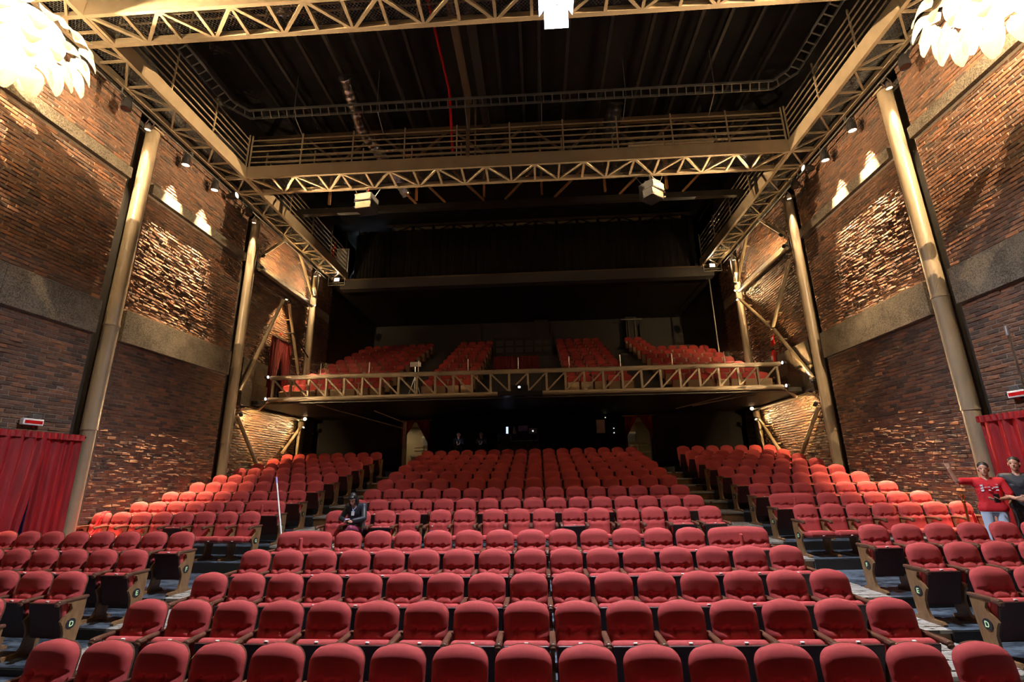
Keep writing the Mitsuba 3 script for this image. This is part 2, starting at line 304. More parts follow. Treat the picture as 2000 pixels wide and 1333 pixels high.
for nm, X in (('left', XL - .35), ('right', XR + .35)):
    m = MB(); m.span((X - .05, -4.2, -2.7), (X + .05, 1.0, 13.8)); struct('wall_stage_' + nm, m, 'blackcloth', f'black drape at the {nm} of the stage')

# ------------------------------------------------------------------ catwalks: two along the walls, two bridges across
def lacing(key, P0, P1, Q0, Q1, step, r=.028):
    """Zigzag bars in the plane between the chord P0-P1 and the chord Q0-Q1."""
    P0, P1, Q0, Q1 = (np.asarray(a, float) for a in (P0, P1, Q0, Q1)); n = max(2, round(np.linalg.norm(P1 - P0) / step)); n += n % 2
    for i in range(n + 1):
        a, b = P0 + (P1 - P0) * i / n, Q0 + (Q1 - Q0) * i / n
        m = MB(); m.bar(a, b, 2 * r, 2 * r); part(key, 'lacing_bar', m, 'steel')
        if i < n:
            c = (a, Q0 + (Q1 - Q0) * (i + 1) / n) if i % 2 == 0 else (b, P0 + (P1 - P0) * (i + 1) / n)
            m = MB(); m.bar(c[0], c[1], 2 * r, 2 * r); part(key, 'lacing_bar', m, 'steel')
def grating(key, x0, x1, y0, y1, z, p=.085):
    m = MB(); w, t = .007, .010; W, L = x1 - x0, y1 - y0
    if W > L:
        for sg in (1, -1):
            for k in range(int((W + L) / p) + 1):
                a = x0 - L + k * p if sg > 0 else x0 + k * p
                p0, p1 = (a, y0), (a + sg * L, y1)
                u0, u1 = sorted(((x0 - p0[0]) / (sg * L), (x1 - p0[0]) / (sg * L))); u0, u1 = max(u0, 0), min(u1, 1)
                if u1 - u0 > .02: m.bar((p0[0] + sg * L * u0, y0 + L * u0, z), (p0[0] + sg * L * u1, y0 + L * u1, z), w, t)
    else:
        for sg in (1, -1):
            for k in range(int((W + L) / p) + 1):
                a = y0 - W + k * p if sg > 0 else y0 + k * p
                u0, u1 = sorted(((y0 - a) / (sg * W), (y1 - a) / (sg * W))); u0, u1 = max(u0, 0), min(u1, 1)
                if u1 - u0 > .02: m.bar((x0 + W * u0, a + sg * W * u0, z), (x0 + W * u1, a + sg * W * u1, z), w, t)
    part(key, 'mesh_floor', m, 'galv', kind='stuff')
RAILZ = (10.42, 10.64, 10.86, 11.08, 11.3)
def railing(key, p, q, step):
    p, q = np.asarray(p, float), np.asarray(q, float); n = max(2, round(np.linalg.norm(q - p) / step))
    for z in RAILZ:
        m = MB(); m.bar(p + (0, 0, z), q + (0, 0, z), .028, .036); part(key, 'guard_rail', m, 'steel')
    for i in range(n + 1):
        a = p + (q - p) * i / n; m = MB(); m.bar(a + (0, 0, 10.0), a + (0, 0, 11.5), .045, .03); part(key, 'rail_post', m, 'steel')
for side, O, I in (('left', OL, IL), ('right', OR, IR)):
    s = R_IN[side]
    k = thing('lighting_catwalk', f'long tan steel catwalk hung along the {side} brick wall', 'catwalk', 'catwalks')
    m = MB(); m.span((I - .05, -1, ZC), (I + .05, 22.6, ZC + .42)); part(k, 'inner_beam', m, 'steel')
    m = MB(); m.span((O - .045, -1, ZC - .01), (O + .045, 22.8, ZC + .15)); part(k, 'outer_chord', m, 'steel')
    a, b = (O, 3.3, ZC + .03), (O, 22.4, ZC + .03); lacing(k, a, b, (I, 3.3, ZC + .03), (I, 22.4, ZC + .03), .80, .024)
    grating(k, min(O, I) + .05, max(O, I) - .05, 4.0, 22.4, ZC + .2)
    railing(k, (I, 3.0, 0), (I, BRIDGES[0][0] - .05, 0), 1.75); railing(k, (I, BRIDGES[0][1] + .1, 0), (I, BRIDGES[1][0] - .05, 0), 1.75); railing(k, (I, BRIDGES[1][1] + .1, 0), (I, 22.4, 0), 1.95)
    # lighting bar
    t = thing('lighting_bar', f'thin steel lighting pipe running under the {side} catwalk beside the wall', 'pipe')
    xb = X_ = O - s * .02; m = MB(); m.tube((xb, 3, 9.62), (xb, 21.8, 9.62), .024, 10); part(t, 'pipe', m, 'galv', 50)
    for y in np.arange(4.4, 21.5, 2.6): m = MB(); m.bar((xb, y, 9.62), (xb, y, 9.81), .03, .03); part(t, 'hanger', m, 'galv')
for y0, y1, nm in BRIDGES:
    k = thing('lighting_catwalk', f'pale steel bridge catwalk crossing the hall, {nm} one', 'catwalk', 'catwalks')
    m = MB(); m.span((IL + .055, y0 - .04, ZC), (IR - .055, y0 + .04, ZC + .45)); part(k, 'fascia_beam', m, 'steel')
    for a, b in ((OL, IL), (IR, OR)):
        for y in (y0, y1): m = MB(); m.span((a + .05, y - .045, ZC), (b - .05, y + .045, ZC + .12)); part('lighting_catwalk' if a < 0 else 'lighting_catwalk_001', 'cross_stub', m, 'steel')
    m = MB(); m.span((IL + .055, y1 - .055, ZC), (IR - .055, y1 + .055, ZC + .15)); part(k, 'far_chord', m, 'steel')
    lacing(k, (IL + .1, y0, ZC + .035), (IR - .1, y0, ZC + .035), (IL + .1, y1, ZC + .035), (IR - .1, y1, ZC + .035), .80, .034)
    grating(k, IL + .07, IR - .07, y0 + .04, y1 - .04, ZC + .2)
    railing(k, (IL + .08, y0, 0), (IR - .08, y0, 0), 1.8); railing(k, (IL + .08, y1, 0), (IR - .08, y1, 0), 1.8)

# cable ladder hung in a ring above the rails
k = thing('cable_ladder', 'grey steel cable ladder tray hung in a ring above the catwalk rails', 'cable tray')
zt, w = 11.6, .34; xl, xr, yb = -9.75, 8.15, 12.95
outer = [(xl, 2.0), (xl, yb - .6), (xl + .45, yb), (xr - .45, yb), (xr, yb - .6), (xr, 2.0)]
inner = [(xl + w, 2.0), (xl + w, yb - .75), (xl + .6, yb - w), (xr - .6, yb - w), (xr - w, yb - .75), (xr - w, 2.0)]
for pl in (outer, inner):
    for a, b in zip(pl, pl[1:]): m = MB(); m.bar((*a, zt), (*b, zt), .025, .08); part(k, 'side_rail', m, 'galv')
for (a, b), (c, d) in zip(zip(outer, outer[1:]), zip(inner, inner[1:])):
    a, b, c, d = map(np.array, (a, b, c, d)); n = max(2, int(np.linalg.norm(b - a) / .28))
    for i in range(n): t = (i + .5) / n; m = MB(); m.bar((*(a + (b - a) * t), zt - .02), (*(c + (d - c) * t), zt - .02), .035, .02); part(k, 'rung', m, 'galv')
for x in (-7.8, -5.0, -2.1, .4, 3.1, 5.9): m = MB(); m.bar((x, 13.0, zt), (x, 13.64, 11.3), .02, .02); m.tube((x, 12.9, zt), (x, 12.9, 13.2), .012, 6); part(k, 'hanger', m, 'galv')

# ------------------------------------------------------------------ roof steel
JX = (-9.2, -8.22, -7.19, -6.32, -5.45, -4.58, -3.8, -1.0, -.21, .37, 1.29, 2.6, 3.86, 4.66, 5.29, 6.15, 7.08, 7.97)
for i, x in enumerate(JX):
    m = MB(); m.span((x - .05, -2, 13.2), (x + .05, 18.5, 13.36)); part(ce, 'joist', m, 'joist')
m = MB(); m.span((-2.2, -2, 12.45), (-2.0, 13.8, 12.75)); part(ce, 'main_beam', m, 'rust')
m = MB(); m.span((-1.75, -2, 12.6), (-1.5, 18, 12.9)); part(ce, 'main_beam', m, 'joist')
m = MB(); m.bar((-2.1, 13.7, 10.2), (-2.1, 13.7, 12.5), .12, .12); part(ce, 'hanger_post', m, 'rust')
m = MB(); m.bar((-1.85, 13.7, 10.2), (-1.85, 13.7, 12.5), .06, .06); part(ce, 'hanger_post', m, 'rust')
for y, z in ((15.6, 12.9),):
    m = MB(); m.bar((XL, y, z), (XR, y, z), .18, .2); part(ce, 'cross_beam', m, 'rust')
    for x in np.arange(-8.8, 8.5, 2.9):
        m = MB(); m.bar((x, y, z), (x + 1.4, y, 11.6), .08, .08); part(ce, 'truss_web', m, 'rust'); m = MB(); m.bar((x + 2.8, y, z), (x + 1.4, y, 11.6), .08, .08); part(ce, 'truss_web', m, 'rust')
single('fire_pipe', MB().tube((-2.75, -2, 12.9), (-2.75, 13.6, 12.9), .045, 10).tube((-2.75, 13.6, 12.9), (-2.65, 13.9, 10.6), .045, 10), 'redpaint', 'thin red sprinkler pipe running under the black roof', 'pipe', smooth=50)
def duct(label, pts, r, mat='foil'):
    pts = np.asarray(pts, float); d = np.linalg.norm(np.diff(pts, axis=0), axis=1).cumsum(); d = np.r_[0, d]; n = int(d[-1] / .07)
    t = np.linspace(0, d[-1], n); P = np.stack([np.interp(t, d, pts[:, i]) for i in range(3)], 1)
    m = MB(); m.path(P, r * (1 + .09 * np.sin(np.arange(n) * 2.1) + .05 * rng.normal(size=n)), 14); single('air_duct', m, mat, label, 'duct', smooth=60)
duct('crinkled silver foil duct dropping behind the cable ladder, left of the red pipe', [(-6.1, 12.7, 12.8), (-6.2, 14.6, 12.3), (-5.6, 16.6, 11.9), (-5.2, 17.4, 11.3)], .2)
duct('dark plastic wrapped duct hanging over the rear bridge, right half', [(3.0, 14.2, 12.6), (2.95, 14.7, 12.2), (2.9, 15.2, 11.6), (2.95, 15.4, 10.4)], .3, 'blackmetal')
duct('silver foil duct bend high above the front bridge', [(-6.6, 7.2, 12.7), (-6.4, 9.2, 12.75), (-6.9, 10.2, 12.8)], .22)
m = MB(); m.span((-6.0, 8.6, 12.95), (-2.9, 9.5, 13.15))
for x in np.arange(-5.9, -2.9, .35): m.bar((x, 8.6, 12.93), (x, 9.5, 12.93), .05, .03)
single('roof_duct', m, 'tan', 'flat ribbed tan duct section under the roof, left of the red pipe', 'duct')
k = thing('lamp_frame', 'slim metal lamp frame hung under the roof, right of the bright flood', 'lamp')
m = MB(); m.tube((2.4, 9.0, 12.4), (4.1, 9.0, 12.4), .02, 8); m.tube((2.35, 9.8, 12.3), (4.2, 9.8, 12.3), .02, 8); part(k, 'bar', m, 'chrome')
m = MB(); m.tube((2.4, 9.0, 12.4), (2.4, 9.0, 13.3), .015, 6); m.tube((4.1, 9.8, 12.3), (4.1, 9.8, 13.3), .015, 6); part(k, 'rod', m, 'galv')
k = thing('fluorescent_batten', 'tan lamp batten fixed behind the rear bridge rails, right side', 'lamp')
m = MB(); m.span((3.5, 14.9, 11.25), (6.5, 15.05, 11.40)); part(k, 'housing', m, 'cream')
m = MB(); m.tube((6.5, 14.97, 11.2), (3.6, 14.97, 11.2), .02, 8); part(k, 'tube', m, 'white')
# roof truss behind the rear bridge, warm light put into its struts' orange colour
k = thing('roof_truss', 'dark deep truss behind the rear bridge with struts coloured orange as if warmly lit', 'truss')
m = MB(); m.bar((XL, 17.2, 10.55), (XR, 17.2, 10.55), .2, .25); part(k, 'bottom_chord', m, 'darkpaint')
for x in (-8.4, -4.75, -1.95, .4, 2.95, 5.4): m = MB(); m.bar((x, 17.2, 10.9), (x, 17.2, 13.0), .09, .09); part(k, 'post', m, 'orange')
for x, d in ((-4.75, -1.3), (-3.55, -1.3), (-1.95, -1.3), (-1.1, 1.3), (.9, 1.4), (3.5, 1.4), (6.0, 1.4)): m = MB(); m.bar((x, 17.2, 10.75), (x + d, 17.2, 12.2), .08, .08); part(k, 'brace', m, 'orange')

# ------------------------------------------------------------------ upper gallery behind the fascia: curtain, window band, blue lit opening
def curtain(p0, p1, z0, z1, folds, depth, n=None, lift=None):
    p0, p1 = np.asarray(p0, float), np.asarray(p1, float); L = np.linalg.norm(p1 - p0); d = (p1 - p0) / L; nr = np.array([-d[1], d[0]]); n = n or folds * 8; h = 14
    t = np.linspace(0, 1, n + 1); ph = rng.uniform(0, 6.28, 4); V = []
    for j in range(h + 1):
        u = j / h; z = z1 + (z0 - z1) * u; a = depth * (.55 + .45 * u)
        w = np.sin(t * folds * 6.283 + .5 * np.sin(t * 9 + ph[0]) + .35 * u * np.sin(t * 17 + ph[1])) + .35 * np.sin(t * folds * 12.6 + ph[2])
        q = p0[None] + t[:, None] * (p1 - p0) + (a * w)[:, None] * nr
        if lift is not None: q = q + lift(t, u)[:, None] * d
        V.append(np.c_[q, np.full(n + 1, z)])
    v = np.vstack(V); k = n + 1; back = v + np.r_[nr, 0] * .012; NV = len(v)
    f = [[j * k + i, j * k + i + 1, (j + 1) * k + i + 1, (j + 1) * k + i] for j in range(h) for i in range(n)]
    m = MB(); m.add(v, f); m.add(back, np.array(f)[:, ::-1])
    return m
single('drape', curtain((-9.55, 23.4), (8.45, 23.4), 9.93, 13.0, 46, .07), 'blackcloth', 'wide black drape hung above the balcony fascia beam', 'curtain', smooth=True)
single('drape', MB().mesh(curtain((-9.6, 23.18), (-8.0, 23.15), 9.95, 12.7, 9, .05).get()), 'blackcloth', 'short black drape with a frayed top edge beside the blue lit gap', 'curtain', smooth=True)
k = thing('gable_truss', 'dark truss with pale panels above the black balcony drape', 'truss')
for z in (13.05, 13.62): m = MB(); m.bar((-8.2, 24.0, z), (8.6, 24.0, z), .12, .12); part(k, 'chord', m, 'rust')
xs = np.linspace(-7.9, 8.2, 15)
for i, x in enumerate(xs):
    m = MB(); m.bar((x, 24.0, 13.0), (x, 24.0, 13.65), .14 if i % 2 else .05, .08); part(k, 'post', m, 'darkpaint')
    if i + 1 < len(xs):
        m = MB(); m.bar((x, 23.97, 13.6 if i % 2 else 13.1), (xs[i + 1], 23.97, 13.1 if i % 2 else 13.6), .05, .05); part(k, 'diagonal', m, 'darkpaint')
        m = MB(); m.span((x + .08, 24.1, 13.12), (xs[i + 1] - .08, 24.13, 13.55)); part(k, 'panel', m, 'tan')
# room behind the gap at the left: blue white work light on pipes
k = thing('work_light', 'glaring blue white work light in the gap left of the black drape', 'lamp')
m = MB(); m.lathe([(0, -.02), (.13, -.02), (.16, .04), (.13, .1), (0, .1)], (-10.05, 25.3, 11.6), (.35, -1, -.1)); part(k, 'housing', m, 'blackmetal', 40)
m = MB(); m.lathe([(.125, .105), (0, .105)], (-10.05, 25.3, 11.6), (.35, -1, -.1)); part(k, 'lens', m, 'lens', emitter=area(8, (.72, .85, 1.0), .02))
m = MB(); m.span((-10.9, 27.0, 9.8), (-7.6, 27.05, 13.6)); gr = struct('wall_gallery', m, 'white', 'pale gallery wall behind the work light')
k = thing('pipe_rack', 'pale blue lit pipe and stair frame in the gap left of the drape', 'frame')
for i in range(9): m = MB(); m.bar((-10.6, 24.2 + i * .28, 10.0 + i * .34), (-9.5, 24.2 + i * .28, 10.0 + i * .34), .05, .04); part(k, 'rung', m, 'white')
for x in (-10.55, -9.55): m = MB(); m.bar((x, 24.0, 9.76), (x, 26.6, 13.1), .06, .1); part(k, 'stringer', m, 'white')
for x in (-10.45, -9.75): m = MB(); m.bar((x, 23.9, 9.75), (x, 23.9, 13.4), .07, .07); part(k, 'post', m, 'darkpaint')
spot('gallery_spot', (-10.0, 25.1, 11.7), (-9.9, 26.2, 11.2), 22, (.6, .8, 1.0), 85, 80, .25)
single('red_hose', MB().tube((-10.3, 21.9, 10.4), (-10.25, 22.1, 11.8), .05, 10), 'redpaint', 'red pipe standing on the left catwalk end near the blue gap', 'pipe', smooth=50)
m = MB(); m.span((-10.4, 22.7, 10.3), (-9.75, 22.75, 11.7)); single('wall_sign_board', m, 'white', 'white board beside the red pipe at the left catwalk end', 'board')

# ------------------------------------------------------------------ balcony front: tube truss, glass balustrade, projector shelf
k = thing('balcony_truss', 'tan tubular truss carrying the balcony front from wall to wall', 'truss')
TX0, TX1, TY = -9.88, 8.5, 17.0
m = MB(); m.tube((TX0, TY, 3.58), (TX1, TY, 3.58), .085, 18); part(k, 'top_chord', m, 'steel', 50)
m = MB(); m.tube((TX0, TY, 2.77), (TX1, TY, 2.77), .085, 18); part(k, 'bottom_chord', m, 'steel', 50)
for x in np.arange(-9.1, 8.5, 1.83): m = MB(); m.tube((x - .012, TY, 3.58), (x + .012, TY, 3.58), .091, 18); m.tube((x - .2, TY, 2.77), (x - .176, TY, 2.77), .091, 18); part(k, 'weld_collar', m, 'steel', 40)
nV = 27; vx = np.linspace(TX0 + .12, TX1 - .12, nV + 1)
for i, x in enumerate(vx):
    m = MB(); m.bar((x, TY, 2.82), (x, TY, 3.53), .075, .075); part(k, 'upright', m, 'steel')
    if i < nV:
        a, b = ((x, 3.52), (vx[i + 1], 2.84)) if (x + vx[i + 1]) / 2 < -.7 else ((x, 2.84), (vx[i + 1], 3.52))
        m = MB(); m.bar((a[0], TY, a[1]), (b[0], TY, b[1]), .065, .055); part(k, 'diagonal', m, 'steel')
m = MB(); m.span((TX0, TY + .05, 2.64), (TX1, TY + .25, 2.70)); part(k, 'angle', m, 'rust')
k = thing('glass_balustrade', 'clear glass balustrade with slim chrome posts along the balcony front', 'balustrade')
gx = np.linspace(TX0, TX1, 11)
for i in range(10):
    m = MB(); v = np.array([[gx[i] + .03, 17.06, 3.672], [gx[i + 1] - .03, 17.06, 3.672], [gx[i + 1] - .03, 17.06, 4.10], [gx[i] + .03, 17.06, 4.10]]); m.add(v, [[0, 1, 2, 3]]); part(k, 'pane', m, 'glass')
for x in gx[1:-1]: m = MB(); m.tube((x, 17.05, 3.668), (x, 17.05, 4.10), .018, 8); part(k, 'post', m, 'chrome', 50)
k = thing('projector', 'black projector with a bright lens on a shelf at the balcony front', 'projector')
m = MB(); m.span((-.95, 16.55, 2.785), (-.35, 16.89, 3.0)); part(k, 'body', m, 'blackmetal')
m = MB(); m.lathe([(0, 0), (.06, 0), (.06, .05), (.05, .06)], (-.65, 16.56, 2.92), (0, -1, 0)); part(k, 'lens_ring', m, 'blackmetal', 40)
m = MB(); m.lathe([(.045, .055), (0, .055)], (-.65, 16.56, 2.92), (0, -1, 0)); part(k, 'lens', m, 'lens', emitter=area(9, (.75, .78, 1), .02))
m = MB(); m.span((-1.4, 16.45, 2.62), (.15, 16.9, 2.78)); m.bar((-1.4, 16.88, 2.7), (-1.4, 16.88, 3.5), .015, .015); m.bar((.15, 16.88, 2.7), (.15, 16.88, 3.5), .015, .015); single('shelf', m, 'blackmetal', 'black hung shelf under the projector at the balcony front', 'shelf')

# ------------------------------------------------------------------ braces on the wall bays beside the balcony, each with its small spotlights
def lamp_can(label, pos, aim, r=.075, L=.2, mat='blackmetal', lit=0.0, group='small spotlights on the wall braces', glow=3., color=WARM):
    pos, d = np.asarray(pos, float), unit(aim)
    k = thing('spotlight', label, 'spotlight', group)
    m = MB(); m.lathe([(0, -L), (r * .55, -L), (r * .8, -L * .85), (r * .95, -L * .6), (r, -L * .55), (r, .0), (r * .9, .0), (r * .9, -.03)], pos, d, 16); part(k, 'body', m, mat, 40)
    m = MB(); m.lathe([(r * .9, -.02), (0, -.02)], pos, d, 16)
    if lit: part(k, 'lens', m, 'lens', label='glowing lens', emitter=area(glow, color, .01))
    else: part(k, 'lens', m, 'seatpan')
    return k, pos, d
def yoke(k, pos, d, r, L, to, mat='blackmetal'):
    side = unit(np.cross(d, (0, 0, 1)) if abs(d[2]) < .95 else np.array([0, 1.0, 0])); c = pos - d * L * .5; to = np.asarray(to, float)
    m = MB(); u = unit(to - c)
    for s in (1, -1): m.bar(c + side * s * (r + .012), c + side * s * (r + .012) + u * (r + .09), .012, .03)
    m.bar(c + side * (r + .018) + u * (r + .09), c - side * (r + .018) + u * (r + .09), .03, .012); part(k, 'yoke', m, mat)
    m = MB(); m.bar(c + u * (r + .09), to, .028, .028); part(k, 'clamp', m, mat)
BR = dict(left=[((16.35, 8.27), (17.87, 9.72), 0), ((16.36, 7.70), (20.72, 7.76), 3), ((20.62, 8.30), (19.12, 9.70), 1), ((18.25, 7.15), (16.18, 2.98), 1), ((18.72, 7.15), (20.13, 4.4), 2), ((16.33, 2.40), (20.85, 2.46), 3), ((16.27, 2.06), (17.75, .52), 2), ((20.79, 2.12), (19.5, 1.0), 1)],
          right=[((16.42, 8.29), (17.9, 9.74), 2), ((20.75, 7.76), (16.36, 7.70), 3), ((20.65, 8.2), (19.18, 9.68), 1), ((20.68, 7.33), (18.35, 5.28), 1), ((18.22, 5.2), (16.22, 2.9), 4), ((16.35, 7.24), (18.26, 5.32), 2), ((20.86, 2.46), (16.36, 2.44), 3), ((20.62, 2.02), (19.3, .7), 1), ((16.23, 1.98), (17.8, .5), 2)])
SAY = {'left': ['short brace from the middle column to the catwalk', 'long level brace high above the balcony', 'short brace from the far column to the catwalk', 'leaning brace left of the red doorway', 'steep brace right of the red doorway', 'level brace below the balcony', 'low brace from the middle column', 'low brace from the far column'],
       'right': ['short brace from the middle column to the catwalk', 'long level brace high above the balcony', 'short brace from the far column to the catwalk', 'upper brace down to the fire extinguisher', 'lower brace below the fire extinguisher', 'steep brace from middle column to extinguisher', 'level brace below the balcony', 'low brace from the far column', 'low brace from the middle column']}
for side, X in (('left', XL + .22), ('right', XR - .22)):
    s = R_IN[side]; W = XL if side == 'left' else XR
    for j, ((y0, z0), (y1, z1), mode) in enumerate(BR[side]):
        say = SAY[side][j]; b = thing('wall_brace', f'tan tube on the {side} wall, {say}', 'brace', 'tube braces on the side walls')
        A, B = np.array((X, y0, z0)), np.array((X, y1, z1)); d = unit(B - A); L = np.linalg.norm(B - A)
        m = MB(); m.tube(A, B, .065, 12); part(b, 'tube', m, 'steel', 50)
        m = MB()
        for t in (.22, .78): m.bar(A + d * L * t, A + d * L * t - (s * .2, 0, 0), .05, .05)
        part(b, 'bracket', m, 'steel')
        out = np.array((s * .13, 0, 0))
        ends = [(A, d)] if mode in (1, 2, 0) else [(A, d), (B, -d)] if mode == 3 else [(B, -d)]
        for e, (p, dd) in enumerate(ends):
            star = (j in (5, 6)) and abs(p[1] - 20.8) < .3
            lp = p - dd * .02 + out + np.array((0, 0, .05 if j in (1, 5, 6) else 0.0))
            aim = dd if not star else dd + np.array((s * .75, -.12, -.12))
            k, pos, ad = lamp_can(f'spotlight at {"far" if p[1] > 18.5 else "near"} end, {side} wall {say}', lp, aim, .085 if star else .06, .16, 'blackmetal', 1, glow=6. if star else 3.)
            m = MB(); m.bar(lp - ad * .1, lp - ad * .1 - out, .03, .03); part(k, 'bracket', m, 'blackmetal')
    if side == 'left': NODES = ((20.66, 7.98, -1, .42, 36), (16.45, 7.98, 1, .42, 36), (18.48, 7.10, 0, -1, 42), (16.35, 2.28, 1, -.38, 36), (20.8, 2.32, -1, -.35, 36))
    else: NODES = ((20.72, 7.72, -1, .12, 48), (16.42, 7.85, 1, .0, 48), (16.30, 2.98, .62, .78, 26), (16.30, 2.28, 1, -.38, 36), (20.8, 2.28, -1, -.35, 36))
    for j, (y, z, dy, dz, cut) in enumerate(NODES):
        spot(f'brace_spot_{side}_{j}', (X + s * .14, y, z), (X - s * .22, y + dy, z + dz), BRACE_I, WARMER, cut, cut * .5, .6)
    # masonry stub carrying the balcony beside the middle column; strut from the truss
    m = MB(); m.span((W - s * .002, 16.40, 2.54), (W + s * .16, 17.98, 3.42)); part('wall_' + side, 'corbel', m, 'concrete', label='speckled concrete block beside the balcony truss')
    xe = TX0 if side == 'left' else TX1
    single('truss_strut', MB().bar((xe + s * .03, 17.0, 2.72), (W + s * .25, 17.35, 2.44), .07, .07), 'steel', f'short slanted strut under the {side} end of the balcony truss', 'strut')
    for zc, nm in ((3.58, 'upper'), (2.77, 'lower')):
        p = np.array((xe - s * .03, 16.87, zc + .02)); k, pos, ad = lamp_can(f'small spotlight at the {side} end of the {nm} balcony truss chord', p, (s * 1, -.35, 0), .065, .16, 'blackmetal', 1, 'spotlights on the balcony truss', 5., (.95, .85, .95))
        m = MB(); m.bar(p - ad * .08, (xe, 17.0, zc), .03, .03); part(k, 'bracket', m, 'blackmetal')
        spot(f'chord_spot_{side}_{nm}', (xe + s * .02, 16.72, zc + .02), (xe + s * 3.2, 16.96, zc), CHORD_I, WARM, 14, 3, .4)
for i, (a, b) in enumerate((((-8.2, 17.3, 2.6), (-5.6, 20, 1.9)), ((-6.6, 19, 2.55), (-5.2, 18.4, 2.0)), ((6.9, 17.3, 2.6), (5.2, 18.6, 2.3)), ((8.0, 17.2, 2.65), (5.6, 17.9, 2.3)))):
    single('cross_rod', MB().bar(a, b, .035, .035), 'tan', f'thin tan rod under the balcony floor, {"left" if a[0] < 0 else "right"} side, {ORD[i % 2]} from its wall', 'rod')

# ------------------------------------------------------------------ stage lamps on the lighting bars
def par(label, side, y, z, aim, lit, r=.115, L=.36, mat='blackmetal', X=None, glow=14.):
    s = R_IN[side]; xb = (OL if side == 'left' else OR) - s * .02; x = (XL if side == 'left' else XR) + s * .45 if X is None else X
    pos = np.array((x, y, z)); d = unit(aim); k, pos, d = lamp_can(label, pos, d, r, L, mat, lit, 'stage lamps on the lighting bars', glow)
    yoke(k, pos, d, r, L, (xb, y, 9.62), mat)
    if mat == 'blackmetal':
        c = pos - d * L; single_cable = MB().path([c, c + (s * .04, .10, .05), c + (s * .02, .12, .2), (xb, y + .1, 9.60)], .008, 6); part(k, 'cable', single_cable, 'galv' if lit else 'blackmetal')
    return k, pos, d
for side, s in (('left', 1), ('right', -1)):
    W = XL if side == 'left' else XR
    y_off = (8.35, 9.62, 14.95) if side == 'left' else (9.72, 14.8)
    for i, y in enumerate(y_off):
        par(f'unlit black can lamp hanging from the {side} lighting bar, {ORD[i]} from the stage', side, y, 9.12 if y < 14 else 9.2, (s * .1, -.12, -1), 0)
    for i, y in enumerate((11.95, 13.28)):
        k, pos, d = par(f'lit black can lamp aimed down the {side} brick wall, {ORD[i]} from the stage', side, y, 9.14, (0, 0.02, -1), 1, X=W + s * .31)
        spot(f'wall_spot_{side}_{i}', pos + d * .01, pos + d + np.array((-s * .09, 0, 0)), WALL_I, WARM, 18, 3, 2.0)
    k, pos, d = par(f'lit black can lamp on the {side} bar aimed along the rear bridge', side, 14.12, 9.48, (s * 1, -.06, .08), 1, X=W + s * .5, glow=6.)
    spot(f'bridge_spot_{side}_r', pos + d * .02, (0, 14.2, 9.95), BRIDGE_I, WARM, 14, 4)
    for i, y in enumerate((6.5, 7.35)):
        k, pos, d = par(f'lit can lamp on the {side} bar aimed along the front bridge, {ORD[i]} from stage', side, y, 9.40, (s * 1, .35 - .1 * i, .10), 1, X=W + s * .5, glow=8.)
        if i: spot(f'bridge_spot_{side}_f', pos + d * .02, (-3 * s, 8.05, 9.95), BRIDGE_I * 1.5, WARM, 15, 4)
    p = np.array(((IL if side == 'left' else IR) + s * .35, 5.0, 9.35)); aim = np.array((W, 7.8, 7.7)) - p  # out-of-view can lamp added to brighten the near upper brickwork
    k, pos, d = lamp_can(f'unseen wide can lamp added to wash the upper {side} brick wall, beside the chandelier', p, aim, .13, .36, 'blackmetal', 1, 'stage lamps on the lighting bars'); yoke(k, pos, d, .13, .36, ((IL if side == 'left' else IR), 4.85, 9.84))
    spot(f'added_wash_spot_{side}', pos + d * .02, pos + d * 5, WASH_I, WARM, 32, 6, 2.0)
    for i, y in enumerate(COLY[1:]):
        k, pos, d = par(f'small chrome spotlight at the top of the {ORD[i]} {side} wall column', side, y - (.30 if i < 2 else .28), 9.34, (-s * .05, .09, -1), 1, .08, .2, 'chrome', X=W + s * .16, glow=4.)
        spot(f'column_spot_{side}_{i}', pos + d * .02, (W + s * .05, y, 4.6), COLUMN_I, WARM, 13, 4, .7)
    xf = -10.0 if side == 'left' else 8.65
    k = thing('flood_lamp', f'blazing flood lamp in a metal frame at the balcony end of the {side} catwalk', 'lamp')
    p = np.array((xf, 22.05, 9.62)); m = MB(); m.box(p + (0, .06, .02), (.34, .1, .26)); part(k, 'housing', m, 'blackmetal')
    m = MB(); m.box(p + (0, .005, .02), (.24, .02, .17)); part(k, 'lens', m, 'lens', emitter=area(8, WARM, .02))
    m = MB()
    for dx in (-.42, .42): m.bar(p + (dx, 0, -.3), p + (dx, 0, .2), .025, .025)
    m.bar(p + (-.42, 0, -.28), p + (.42, 0, -.28), .025, .025); m.bar(p + (-.42, 0, -.16), p + (.42, 0, -.16), .02, .02); part(k, 'frame', m, 'chrome')
    m = MB(); m.bar(p + (0, .06, .15), p + (0, .06, .3), .03, .03); part(k, 'bracket', m, 'blackmetal')
    spot(f'end_spot_{side}', p + (0, -.05, 0.05), p + (s * .2, -3, .35), 30, WARM, 55, 35, .5)

